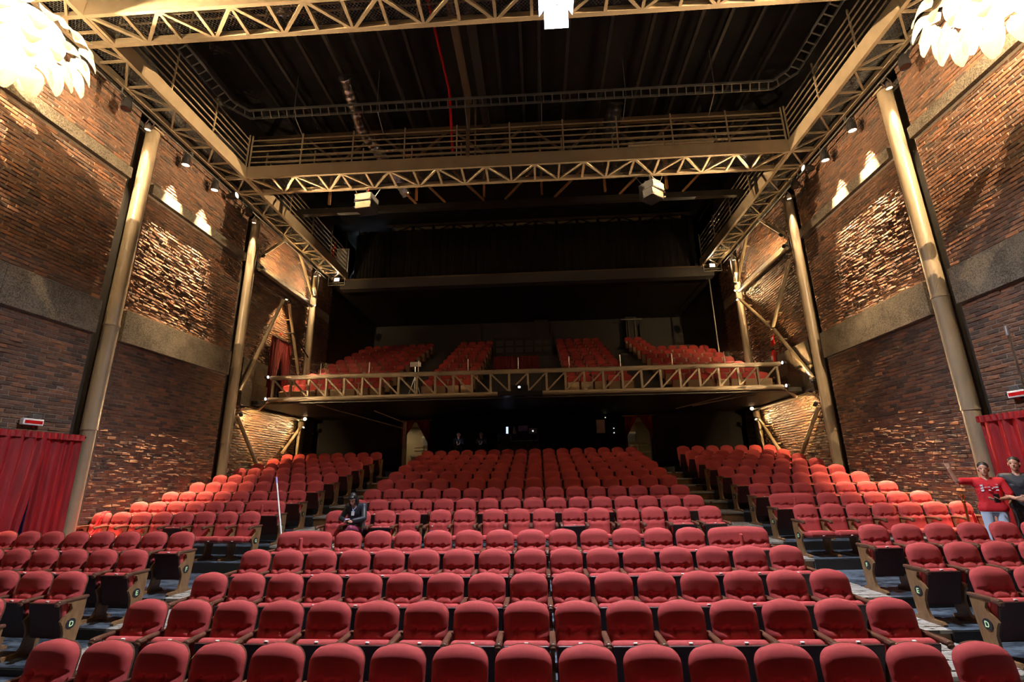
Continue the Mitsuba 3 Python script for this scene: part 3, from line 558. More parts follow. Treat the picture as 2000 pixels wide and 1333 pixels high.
# white work flood on the front bridge
k = thing('flood_lamp', 'blinding blue white flood lamp hung on the front bridge', 'lamp')
FP = np.array((.64, 7.98, 9.76)); fn = unit((0, -.10, -.99))
m = MB(); ex = np.array((1.0, 0, 0)); ey = np.cross(fn, ex)
v = np.array([FP + ex * a * .15 + ey * b * .10 + fn * .002 for a, b in ((-1, -1), (1, -1), (1, 1), (-1, 1))]); q = MB(); q.add(v, [[0, 1, 2, 3]])
nf = np.cross(v[1] - v[0], v[2] - v[0])
if nf @ fn < 0: q = MB(); q.add(v[::-1], [[0, 1, 2, 3]])
part(k, 'lens', q, 'lens', emitter=area(FLOOD_L, COOL, 4.0))
m.box(FP - fn * .06, (.36, .26, .11), np.stack([ex, ey, fn], 1)); part(k, 'housing', m, 'blackmetal')
for ax, half, wd, ang in ((ex, .17, .20, 40), (-ex, .17, .20, 44), (ey, .12, .26, 14 if ey[1] > 0 else 24), (-ey, .12, .26, 24 if ey[1] > 0 else 14)):
    a = math.radians(ang); dr_ = fn * math.cos(a) + ax * math.sin(a); tn = np.cross(fn, ax); ln = .56 if ax[1] > .5 else .30; m = MB()
    m.box(FP + ax * half + dr_ * ln / 2, (ln, .008, wd * 2), np.stack([dr_, np.cross(tn, dr_), tn], 1)); part(k, 'added_beam_flap', m, 'blackmetal')  # flaps added to cut the flood beam off at its edges
m = MB(); m.bar(FP - fn * .06, (.64, 7.70, 9.84), .04, .04); part(k, 'bracket', m, 'blackmetal')

# chandeliers of glass petals near the stage, far brighter than the exposure
def chandelier(label, C):
    C = np.asarray(C, float); k = thing('chandelier', label, 'chandelier')
    m = MB(); m.lathe([(0, 0), (.12, .01), (.14, .06), (.05, .12), (0, .12)], C + (0, 0, 1.0)); m.tube(C + (0, 0, 1.1), C + (0, 0, 13.7 - C[2]), .015, 6); part(k, 'stem', m, 'brass', 40)
    m = MB(); m.mesh(trimesh.creation.icosphere(2, .62)); q = m.get(); q.vertices *= (1, 1, .72); q.vertices += C
    part(k, 'lamp_globe', q, 'lens', True, label='white hot globe', emitter=area(CHANDELIER_L, (1, .76, .46), 2.5))
    sh = MB(); n = 8
    u = np.linspace(0, 1, n + 1); V = []; F = []
    for i, t in enumerate(u):
        wd = .15 * math.sin(math.pi * min(.955, .10 + .86 * t)) ** .5
        for e in (-1, -.4, .4, 1): V.append((wd * e, .32 * t ** .8, -.42 * t * t + .10 * t - .05 * (1 - e * e)))
    for i in range(n):
        for j in range(3): F.append((i * 4 + j, i * 4 + j + 1, (i + 1) * 4 + j + 1, (i + 1) * 4 + j))
    V = np.array(V); F = np.array(F)
    for tier, (rr, zz, cnt, sc) in enumerate(((.78, .10, 16, 1.0), (.70, -.16, 14, 1.05), (.52, -.36, 12, 1.0), (.30, -.50, 8, .85))):
        for i in range(cnt):
            a = (i + .5 * (tier % 2)) * 2 * math.pi / cnt + rng.normal(0, .05); ca, sa = math.cos(a), math.sin(a)
            P = V * sc * (1 + rng.normal(0, .06)); P = P + (0, rr, zz)
            P = np.c_[P[:, 0] * ca - P[:, 1] * sa, P[:, 0] * sa + P[:, 1] * ca, P[:, 2]] + C
            m = MB(); m.add(P, F); m.add(P + (0, 0, .006), F[:, ::-1]); part(k, 'petal', m, 'petal', True)
scene['mat_petal'] = {'type': 'principledthin', 'base_color': rgb(.95, .88, .72), 'roughness': .3, 'diff_trans': 1.2}
CHAND = ((-9.45, 6.6, 8.15), (7.75, 6.6, 7.65))
chandelier('blazing white chandelier of curved glass petals high in front of the left wall', CHAND[0])
chandelier('blazing white chandelier of curved glass petals high in front of the right wall', CHAND[1])

# ------------------------------------------------------------------ theatre seats
def rbox(d, r, c=(0, 0, 0), R=None, sub=1):
    d = np.asarray(d, float); base = trimesh.creation.icosphere(sub, r).vertices
    p = np.vstack([base + np.array([x, y, z]) * (d / 2 - r) for x in (-1, 1) for y in (-1, 1) for z in (-1, 1)])
    h = trimesh.convex.convex_hull(p); v = h.vertices if R is None else h.vertices @ np.asarray(R).T
    return trimesh.Trimesh(v + np.asarray(c, float), h.faces, process=False)
ZB, ZT, TAN = .40, .95, .17
def back_y(z): return -TAN * (ZT - z)
def backrest(width=.475, nx=30, nz=30, buttons=(-.098, .098)):
    hw, r = width / 2, .125; u = np.linspace(-1, 1, nx + 1); u = np.sign(u) * (1 - (1 - np.abs(u)) ** 1.25); zz = ZB + (ZT - ZB) * (1 - (1 - np.linspace(0, 1, nz + 1)) ** 1.2); V = []; bz = .725
    for z in zz:
        w = hw if z < ZT - r else hw - r + math.sqrt(max(0, r * r - (z - ZT + r) ** 2))
        w *= 1 - .05 * (1 - (z - ZB) / (ZT - ZB)) ** 2
        for q in u:
            x = q * w; tz = (ZT - z) / (ZT - ZB)
            ez = min(1, max(0, tz) / .16) if tz < .5 else min(1, (1 - tz) / .12)
            e = (1 - abs(q) ** 5) ** .5 * math.sqrt(max(0, 1 - (1 - ez) ** 2)) if ez < 1 else (1 - abs(q) ** 5) ** .5
            dpt = .075 * e + .008 * math.cos(q * 1.5) * e
            for b in buttons:
                d2 = ((x - b) / .026) ** 2 + ((z - bz) / .024) ** 2; dpt -= .034 * math.exp(-d2) * e
                dpt -= .018 * math.exp(-((x - b) / .014) ** 2) * math.exp(-((z - bz + .05) / .045) ** 2) * e
            dpt -= .020 * math.exp(-((z - bz + .012 - .012 * math.cos(x * 32)) / .013) ** 2) * e
            dpt += .012 * math.exp(-((z - .655) / .04) ** 2) * e
            V.append((x, back_y(z) - dpt, z + .018 * (1 - q * q) * max(0, 1 - tz / .3)))
    k = nx + 1; F = [[j * k + i, j * k + i + 1, (j + 1) * k + i + 1, (j + 1) * k + i] for j in range(nz) for i in range(nx)]
    m = MB(); m.add(V, F)
    Q = np.array(V).reshape(nz + 1, nx + 1, 3); loop = np.vstack([Q[0], Q[1:, -1], Q[-1, -2::-1], Q[-2:0, 0]]); L = len(loop)
    b = loop + (0, .015, 0); cen = b.mean(0)
    m.add(np.vstack([loop, b, cen[None]]), [[i, (i + 1) % L, L + (i + 1) % L] for i in range(L)] + [[i, L + (i + 1) % L, L + i] for i in range(L)] + [[L + i, L + (i + 1) % L, 2 * L] for i in range(L)])
    return m.get(), loop
def shell(loop):
    a, b = loop + (0, .004, 0), loop + (0, .024, 0); a = a * (1.0, 1, 1); L = len(loop); m = MB()
    m.add(np.vstack([a, b, b.mean(0)[None]]), [[i, (i + 1) % L, L + (i + 1) % L] for i in range(L)] + [[i, L + (i + 1) % L, L + i] for i in range(L)] + [[L + i, L + (i + 1) % L, 2 * L] for i in range(L)])
    return m.get()
PROFILE = [(.0, .645), (-.01, .48), (-.03, .32), (-.05, .16), (-.06, .08), (-.265, .08), (-.24, .16), (-.235, .27), (-.265, .36), (-.30, .42), (-.265, .46), (-.20, .50), (-.175, .55), (-.20, .61), (-.31, .645)]
def side_frame(x):
    def slab(poly, th): # poly in (forward, up)
        q = m3.CrossSection([np.array(poly, float)], m3.FillRule.NonZero).extrude(th).translate([0, 0, -th / 2]); return q.transform(np.array([[0, 0, 1.0, x], [-1.0, 0, 0, 0], [0, 1.0, 0, 0]]))
    a = slab([(-y, z) for y, z in PROFILE], .034) + slab([(.0, .0), (.47, .0), (.47, .025), (.44, .05), (.03, .05), (.0, .03)], .052) + slab([(.06, .045), (.09, .10), (.25, .10), (.30, .045)], .045)
    return MB().mesh(a).get()
def armrest(x):
    m = MB(); m.mesh(rbox((.064, .36, .04), .016, (x, -.16, .662))); m.mesh(rbox((.070, .11, .058), .026, (x, -.335, .652))); m.mesh(rbox((.062, .05, .055), .022, (x, -.375, .632))); return m.get()
def orient(uy, uz): u = np.array([0, uy, uz]) / math.hypot(uy, uz); w = np.cross(u, [-1.0, 0, 0]); return np.stack([[1, 0, 0], u, w], 1)
def cushion(raised, width=.455):
    R = orient(-.25, .968) if raised else orient(-1, .07)
    if R[2, 2] < 0 and not raised: R = R * np.array([1, 1, -1])
    if raised and R[1, 2] < 0: R = R * np.array([1, 1, -1])
    c = np.array((0, -.19, .435)) if raised else np.array((0, -.285, .415))
    m = rbox((width, .46, .105), .045, c, R, 2)
    p = rbox((width - .012, .45, .03), .013, c - R[:, 2] * .062, R)
    tag = MB(); tag.box(c + R[:, 1] * .229 - R[:, 2] * .03, (.036, .012, .020), R)
    return m, p, tag.get()
NEARB, LOOP = backrest(); SHELL = shell(LOOP); FARB, FLOOP = backrest(nx=10, nz=9); FSHELL = shell(FLOOP)
WIDEB, WLOOP = backrest(1.0, 46, 30, (-.36, -.16, .16, .36)); WSHELL = shell(WLOOP)
def lumps(xs): m = MB(); [m.mesh(trimesh.creation.icosphere(1, .011).apply_scale((1, .6, 1)).apply_translation((x, back_y(.725) - .050, .725))) for x in xs]; return m.get()
def seat_group(key, back, shl, raised, buttons, width=PITCH, near=True, pan='seatpan'):
    cu, pa, tg = cushion(raised, width - .062); h = width / 2; g = {'type': 'shapegroup'}
    g['backrest'] = ply(back, 'fabric', True); g['back_shell'] = ply(shl, 'darkwood', False)
    g['seat_cushion'] = ply(cu, 'fabric', 40); g['seat_pan'] = ply(pa, pan, 40)
    g['side_frame'] = ply(side_frame(h), 'wood', 30); g['armrest'] = ply(armrest(h), 'darkwood', 40)
    if near:
        g['number_plate'] = ply(tg, 'plate')
        for i, b in enumerate(buttons): g['button' + (f'_{i:03d}' if i else '')] = ply(lumps([b]), 'fabric', True)
    if width > .6:
        g['middle_armrest'] = ply(rbox((.05, .07, .30), .022, (0, back_y(.72) - .11, .72), orient(0, 1) if False else None), 'fabric', 40)
    scene[key] = g
seat_group('group_seat_up', NEARB, SHELL, True, (-.098, .098)); seat_group('group_seat_down', NEARB, SHELL, False, (-.098, .098))
seat_group('group_seat_far', FARB, FSHELL, True, (), near=False); seat_group('group_double', WIDEB, WSHELL, True, (-.36, -.16, .16, .36), 1.052)
seat_group('group_seat_balcony', FARB, FSHELL, True, (), near=False, pan='seatwood')
SF_L = ply(side_frame(-PITCH / 2), 'wood', 30); AR_L = ply(armrest(-PITCH / 2), 'darkwood', 40)
SF_L2 = ply(side_frame(-.526), 'wood', 30); AR_L2 = ply(armrest(-.526), 'darkwood', 40)
def badge(letter, sgn, x=PITCH / 2):
    """The round black row badge on the outer face of an end frame: (disc, letter)."""
    xo = sgn * (x + .018); c = np.array((xo, -.165, .37)); m = MB(); m.lathe([(0, 0), (.062, 0), (.062, .006), (.056, .009), (0, .009)], c, (sgn, 0, 0), 24)
    t = meshkit.text_mesh(letter, .062, .004, bold=True); v = t.vertices - (t.bounds[0] + t.bounds[1]) / 2 * (1, 1, 0)
    P = np.c_[np.full(len(v), 0.0), v[:, 0] * sgn, v[:, 1]]; P[:, 0] = sgn * (v[:, 2] + .0085)
    return m.get(), trimesh.Trimesh(P + c, t.faces if sgn > 0 else t.faces, process=False)

SEATS = []          # (y distance, block, row, x, variant, scale, from, extra)
GX = (-4.46, -3.93, -3.37, -2.83, -2.16, -1.64, -1.02, -.49, .04, .65, 1.17, 1.79, 2.30, 2.84, 3.48)
for r in ROWS[:15]:
    cx = [-4.40 + .526 * k for k in range(16)] if r != 'G' else list(GX)
    for i, x in enumerate(cx):
        v = 'up'
        if r == 'G' and i in (3, 4, 5, 6, 7, 8, 10, 11, 12, 0, 1): v = 'down'
        if r == 'F' and i in (1, 14): continue
        w = i
        if r == 'F' and i in (0, 15): v = 'double'; x = cx[0] + .263 if i == 0 else cx[15] - .263
        SEATS.append((r, 'centre', i, len(cx), x, v, 1.0))
    for side, x0, st, n, sc in (('left', -6.49, -.55, 8, 1.05), ('right', 5.47, .559, 7, 1.06)):
        for i in range(n):
            v = 'up'; x = x0 + st * i
            if r == 'G' and not (side == 'left' and i == 3): v = 'down'
            if r == 'H' and i == 1: continue
            if r == 'H' and i == 0: v = 'double'; x = x0 + st * .5
            SEATS.append((r, side, i, n, x, v, sc))
def seen(x, y, z):
    q, d = px(np.array((x, y, z))); return d > .3 and -90 < q[0] < 2090 and q[1] < 1420
SEATS = [t for t in SEATS if seen(t[4], rowy(t[0], t[4]), RZ[t[0]])]
SEATS.sort(key=lambda t: rowy(t[0], t[4]))
PLACE = {}
for num, (r, block, i, n, x, v, sc) in enumerate(SEATS):
    to = T().translate([x, rowy(r, x), FL[r]]).rotate([0, 0, 1], rowang(x)).scale([sc, 1, 1])
    if num >= 300:
        k = f'rear_stalls_seats__{num - 299:03d}'; scene[k] = {'type': 'instance', 'to_world': to, 'g': {'type': 'ref', 'id': 'group_seat_far' if v != 'double' else 'group_double'}}
        continue
    rown = ORD[ROWS.index(r)]; frm = {'centre': 'from the left', 'left': 'from the left aisle', 'right': 'from the right aisle'}[block]
    st = {'up': 'tipped-up', 'down': 'open', 'double': 'double-width'}[v]
    label = f'{st} red theatre seat, {ORD[i]} {frm}, {rown} row of the {block} block'
    k = thing('theatre_seat', label, 'seat', f'red theatre seats in the {block} block'); PLACE[(r, block, i)] = (k, to)
    g = {'up': 'group_seat_up' if ROWS.index(r) < 9 else 'group_seat_far', 'down': 'group_seat_down', 'double': 'group_double'}[v]
    scene[k] = {'type': 'instance', 'to_world': to, 'g': {'type': 'ref', 'id': g}}
    first = (block == 'centre' and i == 0) or (block == 'right' and i == 0) or (block == 'left' and i == n - 1)
    half = .526 if v == 'double' else PITCH / 2
    if first or r == 'G':
        part(k, 'side_frame_001', {**(SF_L2 if v == 'double' else SF_L), 'to_world': to}, ''); part(k, 'armrest_001', {**(AR_L2 if v == 'double' else AR_L), 'to_world': to}, '')
    if i == 0 and block != 'centre' and r in 'DEFGHIJ':
        sg = 1 if block == 'left' else -1; d_, l_ = badge(r, sg, half); b = part(k, 'row_badge', {**ply(d_, 'blackmetal', 30), 'to_world': to}, '', label='round black row badge')
        part(b, 'letter', {**ply(l_, 'palegreen'), 'to_world': to}, '', label=f'pale green letter {r}')
labels['rear_stalls_seats'] = {'label': 'dim rows of red seats at the back of the stalls under the balcony', 'category': 'seats', 'kind': 'stuff'}
q = 0
for j in range(10):
    yb = 18.2 + j + .62; zb = 2.78 + .45 * j
    xs = [-4.40 + .526 * k for k in range(16)] + [-6.49 - .557 * i for i in range(8)] + [5.47 + .559 * i for i in range(7)]
    for x in xs:
        if -2.5 < x < (.9 if j < 6 else 1.3): continue
        if j > 6 and x > 6.5: continue
        q += 1; scene[f'balcony_seats__{q:03d}'] = {'type': 'instance', 'to_world': T().translate([x, yb + x * x / 250, zb]).scale([1.04 if abs(x) > 4.6 else 1, 1, 1]), 'g': {'type': 'ref', 'id': 'group_seat_balcony'}}
labels['balcony_seats'] = {'label': 'rows of orange red seats rising on the balcony behind the glass balustrade', 'category': 'seats', 'kind': 'stuff'}

# ------------------------------------------------------------------ doors, curtains and signs of the side walls and rear wall
for side, s in (('left', 1), ('right', -1)):
    W = XL if side == 'left' else XR; d0, d1 = DOOR[side]
    m = MB(); m.span((W - s * 1.6, d0 - .4, -1.95), (W - s * 1.5, d1 + .4, 1.2)); m.span((W - s * 1.6, d0 - .4, .9), (W - s * .3, d1 + .4, 1.0)); m.span((W - s * 1.6, d0 - .45, -1.95), (W - s * .3, d0 - .4, 1)); m.span((W - s * 1.6, d1 + .4, -1.95), (W - s * .3, d1 + .45, 1)); m.span((W - s * 1.6, d0 - .4, -1.95), (W - s * .3, d1 + .4, -1.865))
    struct('wall_corridor_' + side, m, 'greywall', f'corridor walls behind the {side} red curtain')
cl = XL + .14
k = thing('door_curtain', 'pair of red velvet curtains over the left doorway with a blue slit between', 'curtain')
part(k, 'curtain_panel', curtain((cl, 7.4), (cl + .02, 9.90), -1.84, 1.0, 10, .065, lift=lambda t, u: -.20 * np.clip(t * 1.6 - .6, 0, 1) ** 2 * np.clip(u * 1.5 - .25, 0, 1) * np.clip(2.2 - 1.6 * u, 0, 1)), 'velvet', True)
part(k, 'curtain_panel', curtain((cl - .03, 9.86), (cl - .03, 10.74), -1.84, 1.0, 5, .05, lift=lambda t, u: .06 * np.clip(1 - t * 2, 0, 1) * u), 'velvet', True)
m = MB(); m.tube((cl, 7.35, .99), (cl, 10.8, .99), .02, 8)
for y in (7.5, 9.1, 10.7): m.bar((cl, y, .99), (XL, y, .99), .02, .02)
part(k, 'rod', m, 'blackmetal', 40)
m = MB(); m.mesh(curtain((cl + .05, 7.4), (cl + .05, 10.74), .90, 1.03, 24, .02).get()); part(k, 'heading', m, 'velvet', True)
cr = XR - .16
k = thing('door_curtain', 'red velvet curtain over the right doorway behind the two men', 'curtain')
part(k, 'curtain_panel', curtain((cr, 7.4), (cr, 10.66), -1.72, .98, 11, .075), 'velvet', True)
m = MB(); m.tube((cr, 7.35, .97), (cr, 10.7, .97), .02, 8)
for y in (7.5, 9.1, 10.6): m.bar((cr, y, .97), (XR, y, .97), .02, .02)
part(k, 'rod', m, 'blackmetal', 40)
m = MB(); m.mesh(curtain((cr - .05, 7.4), (cr - .05, 10.66), .88, 1.01, 24, .02).get()); part(k, 'heading', m, 'velvet', True)
k = thing('blue_tube_lamp', 'blue glowing tube lamp seen through the slit of the left curtains', 'lamp')
m = MB(); m.tube((XL - .55, 9.75, -1.2), (XL - .55, 9.75, .85), .05, 8); part(k, 'tube', m, 'lens', 50, emitter=area(9, (.22, .33, 1.0), .1))
m = MB(); m.span((XL - .72, 9.6, -1.86), (XL - .62, 9.9, .9)); part(k, 'mount', m, 'white')
def exit_box(label, X, s, y, z, full=True):
    k = thing('emergency_light', label, 'emergency light')
    m = MB(); m.mesh(rbox((.09, .42, .13), .012, (X + s * .10, y, z))); part(k, 'housing', m, 'white', 30)
    m = MB(); m.span((X + s * .145, y - .18, z - .035), (X + s * .152, y + .18, z + .03)); part(k, 'red_band', m, 'redpaint')
    m = MB(); m.mesh(rbox((.09, .20, .09), .012, (X + s * .09, y + .06, z + .12))); part(k, 'top_box', m, 'galv', 30)
    m = MB(); m.bar((X + s * .02, y + .1, z - .1), (X + s * .1, y + .1, z - .05), .04, .03); part(k, 'bracket', m, 'redpaint')
exit_box('small white and red emergency light above the left red curtains', XL, 1, 9.55, 1.22)
exit_box('small red emergency light above the right red curtain at the frame edge', XR, -1, 9.72, 1.34)
m = MB(); m.span((7.3, 9.42, -1.87), (XR, 10.62, -1.725)); part(floor, 'landing', m, 'floor')
k = thing('steel_pole', 'tall thin steel pole standing before the right brick wall at the frame edge', 'pole')
m = MB(); m.tube((9.0, 9.34, -1.7), (9.0, 9.34, 2.45), .02, 10); part(k, 'pole', m, 'chrome', 50)
m = MB(); m.tube((9.0, 9.34, 2.4), (9.0, 9.34, 2.58), .032, 10); part(k, 'head', m, 'silver', 50)
m = MB(); m.lathe([(0, -1.865), (.16, -1.865), (.16, -1.84), (.03, -1.82), (.02, -1.65)], (9.0, 9.34, 0)); part(k, 'base', m, 'blackmetal', 40)
# rear wall openings into the lit foyer
for side, a, b, sx in (('left', -6.35, -5.2, 1), ('right', 4.0, 5.05, -1)):
    m = MB(); m.span((a - 2.2, 26.0, -.1), (b + 1.5, 26.1, 2.6)); m.span((a - 2.2, 22.7, -.1), (b + 1.5, 26, .0)); m.span((a - 2.2, 22.7, 2.55), (b + 1.5, 26, 2.62)); m.span((a - 2.3, 22.7, -.1), (a - 2.2, 26, 2.6)); m.span((b + 1.5, 22.7, -.1), (b + 1.6, 26, 2.6))
    struct('wall_foyer_' + side, m, 'foyer', f'cream foyer walls behind the {side} rear doorway')
    k = thing('foyer_lamp', f'warm ceiling lamp of the foyer behind the {side} rear doorway', 'lamp')
    m = MB(); m.span((a - 1.1, 24.6, 2.46), (a - .5, 25.2, 2.54)); part(k, 'housing', m, 'white')
    m = MB(); m.add(np.array([(a - 1.05, 24.65, 2.455), (a - .55, 24.65, 2.455), (a - .55, 25.15, 2.455), (a - 1.05, 25.15, 2.455)]), [[3, 2, 1, 0]]); part(k, 'diffuser', m, 'lens', emitter=area(26, (1, .78, .42), .2))
    k = thing('foyer_counter', f'pale counter with a rail in the foyer behind the {side} doorway', 'counter')
    m = MB(); m.span((a - .3, 25.2, .0), (b + .5, 25.7, .95)); part(k, 'body', m, 'tan'); m = MB(); m.span((a - .35, 25.15, .95), (b + .55, 25.75, 1.0)); part(k, 'top', m, 'white')
    m = MB(); [m.bar((a - .2, 25.4, z), (b + .4, 25.4, z), .03, .03) for z in (1.25, 1.4)]; m.bar((a + .3, 25.4, 1), (a + .3, 25.4, 1.5), .03, .03); m.bar((b, 25.4, 1), (b, 25.4, 1.5), .03, .03); part(k, 'rail', m, 'brass')
    k = thing('foyer_mirror', f'framed mirror on the foyer wall behind the {side} doorway', 'mirror')
    m = MB(); m.span((a + .1, 25.93, 1.55), (b - .05, 25.98, 1.95)); part(k, 'mirror', m, 'silver'); m = MB(); m.span((a + .05, 25.95, 1.95), (b, 25.99, 2.05)); part(k, 'frame', m, 'white')
    k = thing('door_curtain', f'red curtains tied open at the {side} rear doorway of the stalls', 'curtain')
    part(k, 'curtain_panel', curtain((a - .1, 22.4), ((a + b) / 2, 22.4), .21, 2.5, 5, .03, lift=lambda t, u: -(.62 * t) * np.clip(u * 2.2, 0, 1)), 'velvet', True)
    part(k, 'curtain_panel', curtain(((a + b) / 2, 22.38), (b + .1, 22.38), .21, 2.5, 5, .03, lift=lambda t, u: (.62 * (1 - t)) * np.clip(u * 2.2, 0, 1)), 'velvet', True)
    m = MB(); m.tube((a - .2, 22.4, 2.5), (b + .2, 22.4, 2.5), .02, 8); part(k, 'rod', m, 'brass', 40)
single('door_jamb', MB().span((-6.33, 22.3, .19), (-6.18, 22.49, 2.45)), 'tan', 'tan door post lit beside the left rear doorway', 'door post')
m = MB(); m.span((2.62, 22.42, 1.75), (3.0, 22.49, 2.35)); single('notice_board', m, 'cream', 'dim cream notice board on the rear wall left of the right doorway', 'board')
# balcony: red doorway on the left wall, extinguisher on the right wall, red curtain and booth in the middle
m = MB(); m.span((XL - .01, 18.35, 2.8), (XL + .02, 19.15, 5.2)); struct('door_1', m, 'blackcloth', 'dark doorway behind the red balcony curtains')
k = thing('door_curtain', 'dark red curtains tied apart over the balcony doorway on the left wall', 'curtain')
part(k, 'curtain_panel', curtain((XL + .12, 17.95), (XL + .12, 18.75), 2.8, 5.55, 5, .04, lift=lambda t, u: -(.34 * t) * np.clip(u * 2 - .5, 0, 1)), 'darkvelvet', True)
part(k, 'curtain_panel', curtain((XL + .12, 18.72), (XL + .12, 19.5), 2.8, 5.55, 5, .04, lift=lambda t, u: (.34 * (1 - t)) * np.clip(u * 2 - .5, 0, 1)), 'darkvelvet', True)
m = MB(); m.tube((XL + .12, 17.9, 5.55), (XL + .12, 19.55, 5.55), .025, 8); part(k, 'rod', m, 'blackmetal', 40)
single('indicator_lamp', MB().mesh(trimesh.creation.icosphere(2, .04).apply_translation((XL + .1, 18.6, 5.78))), 'redpaint', 'small red lamp above the balcony doorway curtains', 'lamp', smooth=True)
single('bent_pipe', MB().path([(XL + .1, 18.9, 5.9), (XL + .35, 19.1, 5.95), (XL + .35, 20.6, 5.25)], .03, 8), 'blackmetal', 'thin black pipe arm on the left wall above the balcony', 'pipe', smooth=50)
k = thing('fire_extinguisher', 'red fire extinguisher hung on the right wall above the balcony rail', 'fire extinguisher')
ex = np.array((XR - .14, 18.72, 3.95)); m = MB(); m.lathe([(0, 0), (.085, .0), (.095, .03), (.095, .42), (.07, .50), (.03, .53), (.03, .56)], ex); part(k, 'cylinder', m, 'redpaint', 40)
m = MB(); m.box(ex + (0, 0, .59), (.05, .10, .05)); m.bar(ex + (0, 0, .6), ex + (-.02, -.14, .66), .02, .02); part(k, 'valve', m, 'blackmetal')
m = MB(); m.path([ex + (0, .05, .58), ex + (-.02, .16, .5), ex + (-.03, .13, .2)], .014, 6); part(k, 'hose', m, 'blackmetal', 50)
m = MB(); m.span(ex + (-.099, -.05, .15), ex + (-.094, .05, .33)); part(k, 'paper_label', m, 'white')
k = thing('safety_sign', 'small red and white sign board above the fire extinguisher', 'sign')
m = MB(); m.box((XR - .16, 18.6, 4.85), (.03, .22, .36)); part(k, 'plate', m, 'redpaint'); m = MB(); m.box((XR - .18, 18.6, 4.93), (.01, .16, .1)); part(k, 'white_patch', m, 'white')
single('drop_pipe', MB().tube((XR - .5, 23.2, 9.4), (XR - .5, 23.2, 3.0), .035, 8), 'galv', 'thin vertical pipe at the right end of the balcony', 'pipe', smooth=50)
single('centre_curtain', curtain((-2.1, 22.3), (.1, 22.3), 4.2, 5.45, 9, .04), 'darkvelvet', 'dark red curtain in the middle of the balcony seats', 'curtain', smooth=True)
k = thing('control_booth', 'dark control booth with small dim panes in the middle of the balcony', 'booth')
m = MB(); m.span((-2.5, 26.4, 5.9), (.9, 27.2, 7.55)); part(k, 'body', m, 'blackmetal')
for i, x in enumerate((-2.3, -1.75, -1.2, -.65, -.1, .4)):
    for z in (6.65, 7.05): m = MB(); m.span((x, 26.36, z), (x + .42, 26.395, z + .3)); part(k, 'pane', m, 'greywall' if i % 2 else 'joist')
k = thing('music_stand', 'pale folding stand in the left balcony aisle', 'stand')
m = MB(); m.bar((-5.15, 19.6, 3.4), (-5.15, 19.6, 4.6), .03, .03); m.bar((-5.4, 19.6, 3.25), (-5.15, 19.6, 4.0), .03, .03); m.bar((-4.9, 19.6, 3.25), (-5.15, 19.6, 4.0), .03, .03); part(k, 'leg', m, 'chrome')
m = MB(); m.box((-5.15, 19.6, 4.55), (.45, .04, .2)); part(k, 'desk', m, 'white')

# ------------------------------------------------------------------ hanging loudspeakers on the rear bridge
for nm, C, yaw in (('left', (-5.78, 14.58, 9.2), -8), ('right', (4.05, 14.58, 9.16), 38)):
    k = thing('loudspeaker', f'grey loudspeaker hung under the rear bridge, {nm} one', 'loudspeaker', 'loudspeakers under the rear bridge')
    a = math.radians(yaw); R = np.array([[math.cos(a), -math.sin(a), 0], [math.sin(a), math.cos(a), 0], [0, 0, 1]]); C = np.array(C)
    m = MB(); m.prism([(-.3, -.02), (.3, -.02), (.3, .25), (-.3, .25)], .56, C, R @ (1, 0, 0), (0, 0, 1)); m.prism([(-.3, -.30), (.3, -.30), (.3, -.03), (-.3, -.03)], .52, C + R @ (0, .03, 0), R @ (1, 0, 0), (0, 0, 1)); part(k, 'cabinet', m, 'greywall')
    m = MB(); m.box(C + R @ (0, -.29, .12), (.56, .02, .24), R); m.box(C + R @ (0, -.24, -.165), (.56, .02, .24), R); part(k, 'grille', m, 'tan')
    for x in (-.28, .28):
        for z in (.2, .02, -.08, -.26): m = MB(); m.box(C + R @ (x, -.30, z), (.04, .04, .03), R); part(k, 'rigging_pin', m, 'chrome')
    m = MB(); m.bar(C + (0, 0, .25), (C[0], C[1], 9.80), .06, .06); m.bar(C + R @ (-.3, 0, .27), C + R @ (.3, 0, .27), .05, .04); m.path([C + (-.28, 0, .25), C + (-.55, .1, .78)], .008, 5); m.path([C + (.28, 0, .25), C + (.5, .1, .78)], .008, 5); part(k, 'hanger', m, 'chrome')
    m = MB(); m.path([C + (.05, -.1, .5), C + (.15, -.2, .3), C + (.25, -.25, .22), C + (.2, -.28, .12)], .012, 6); part(k, 'cable', m, 'white' if nm == 'right' else 'redpaint', 50)

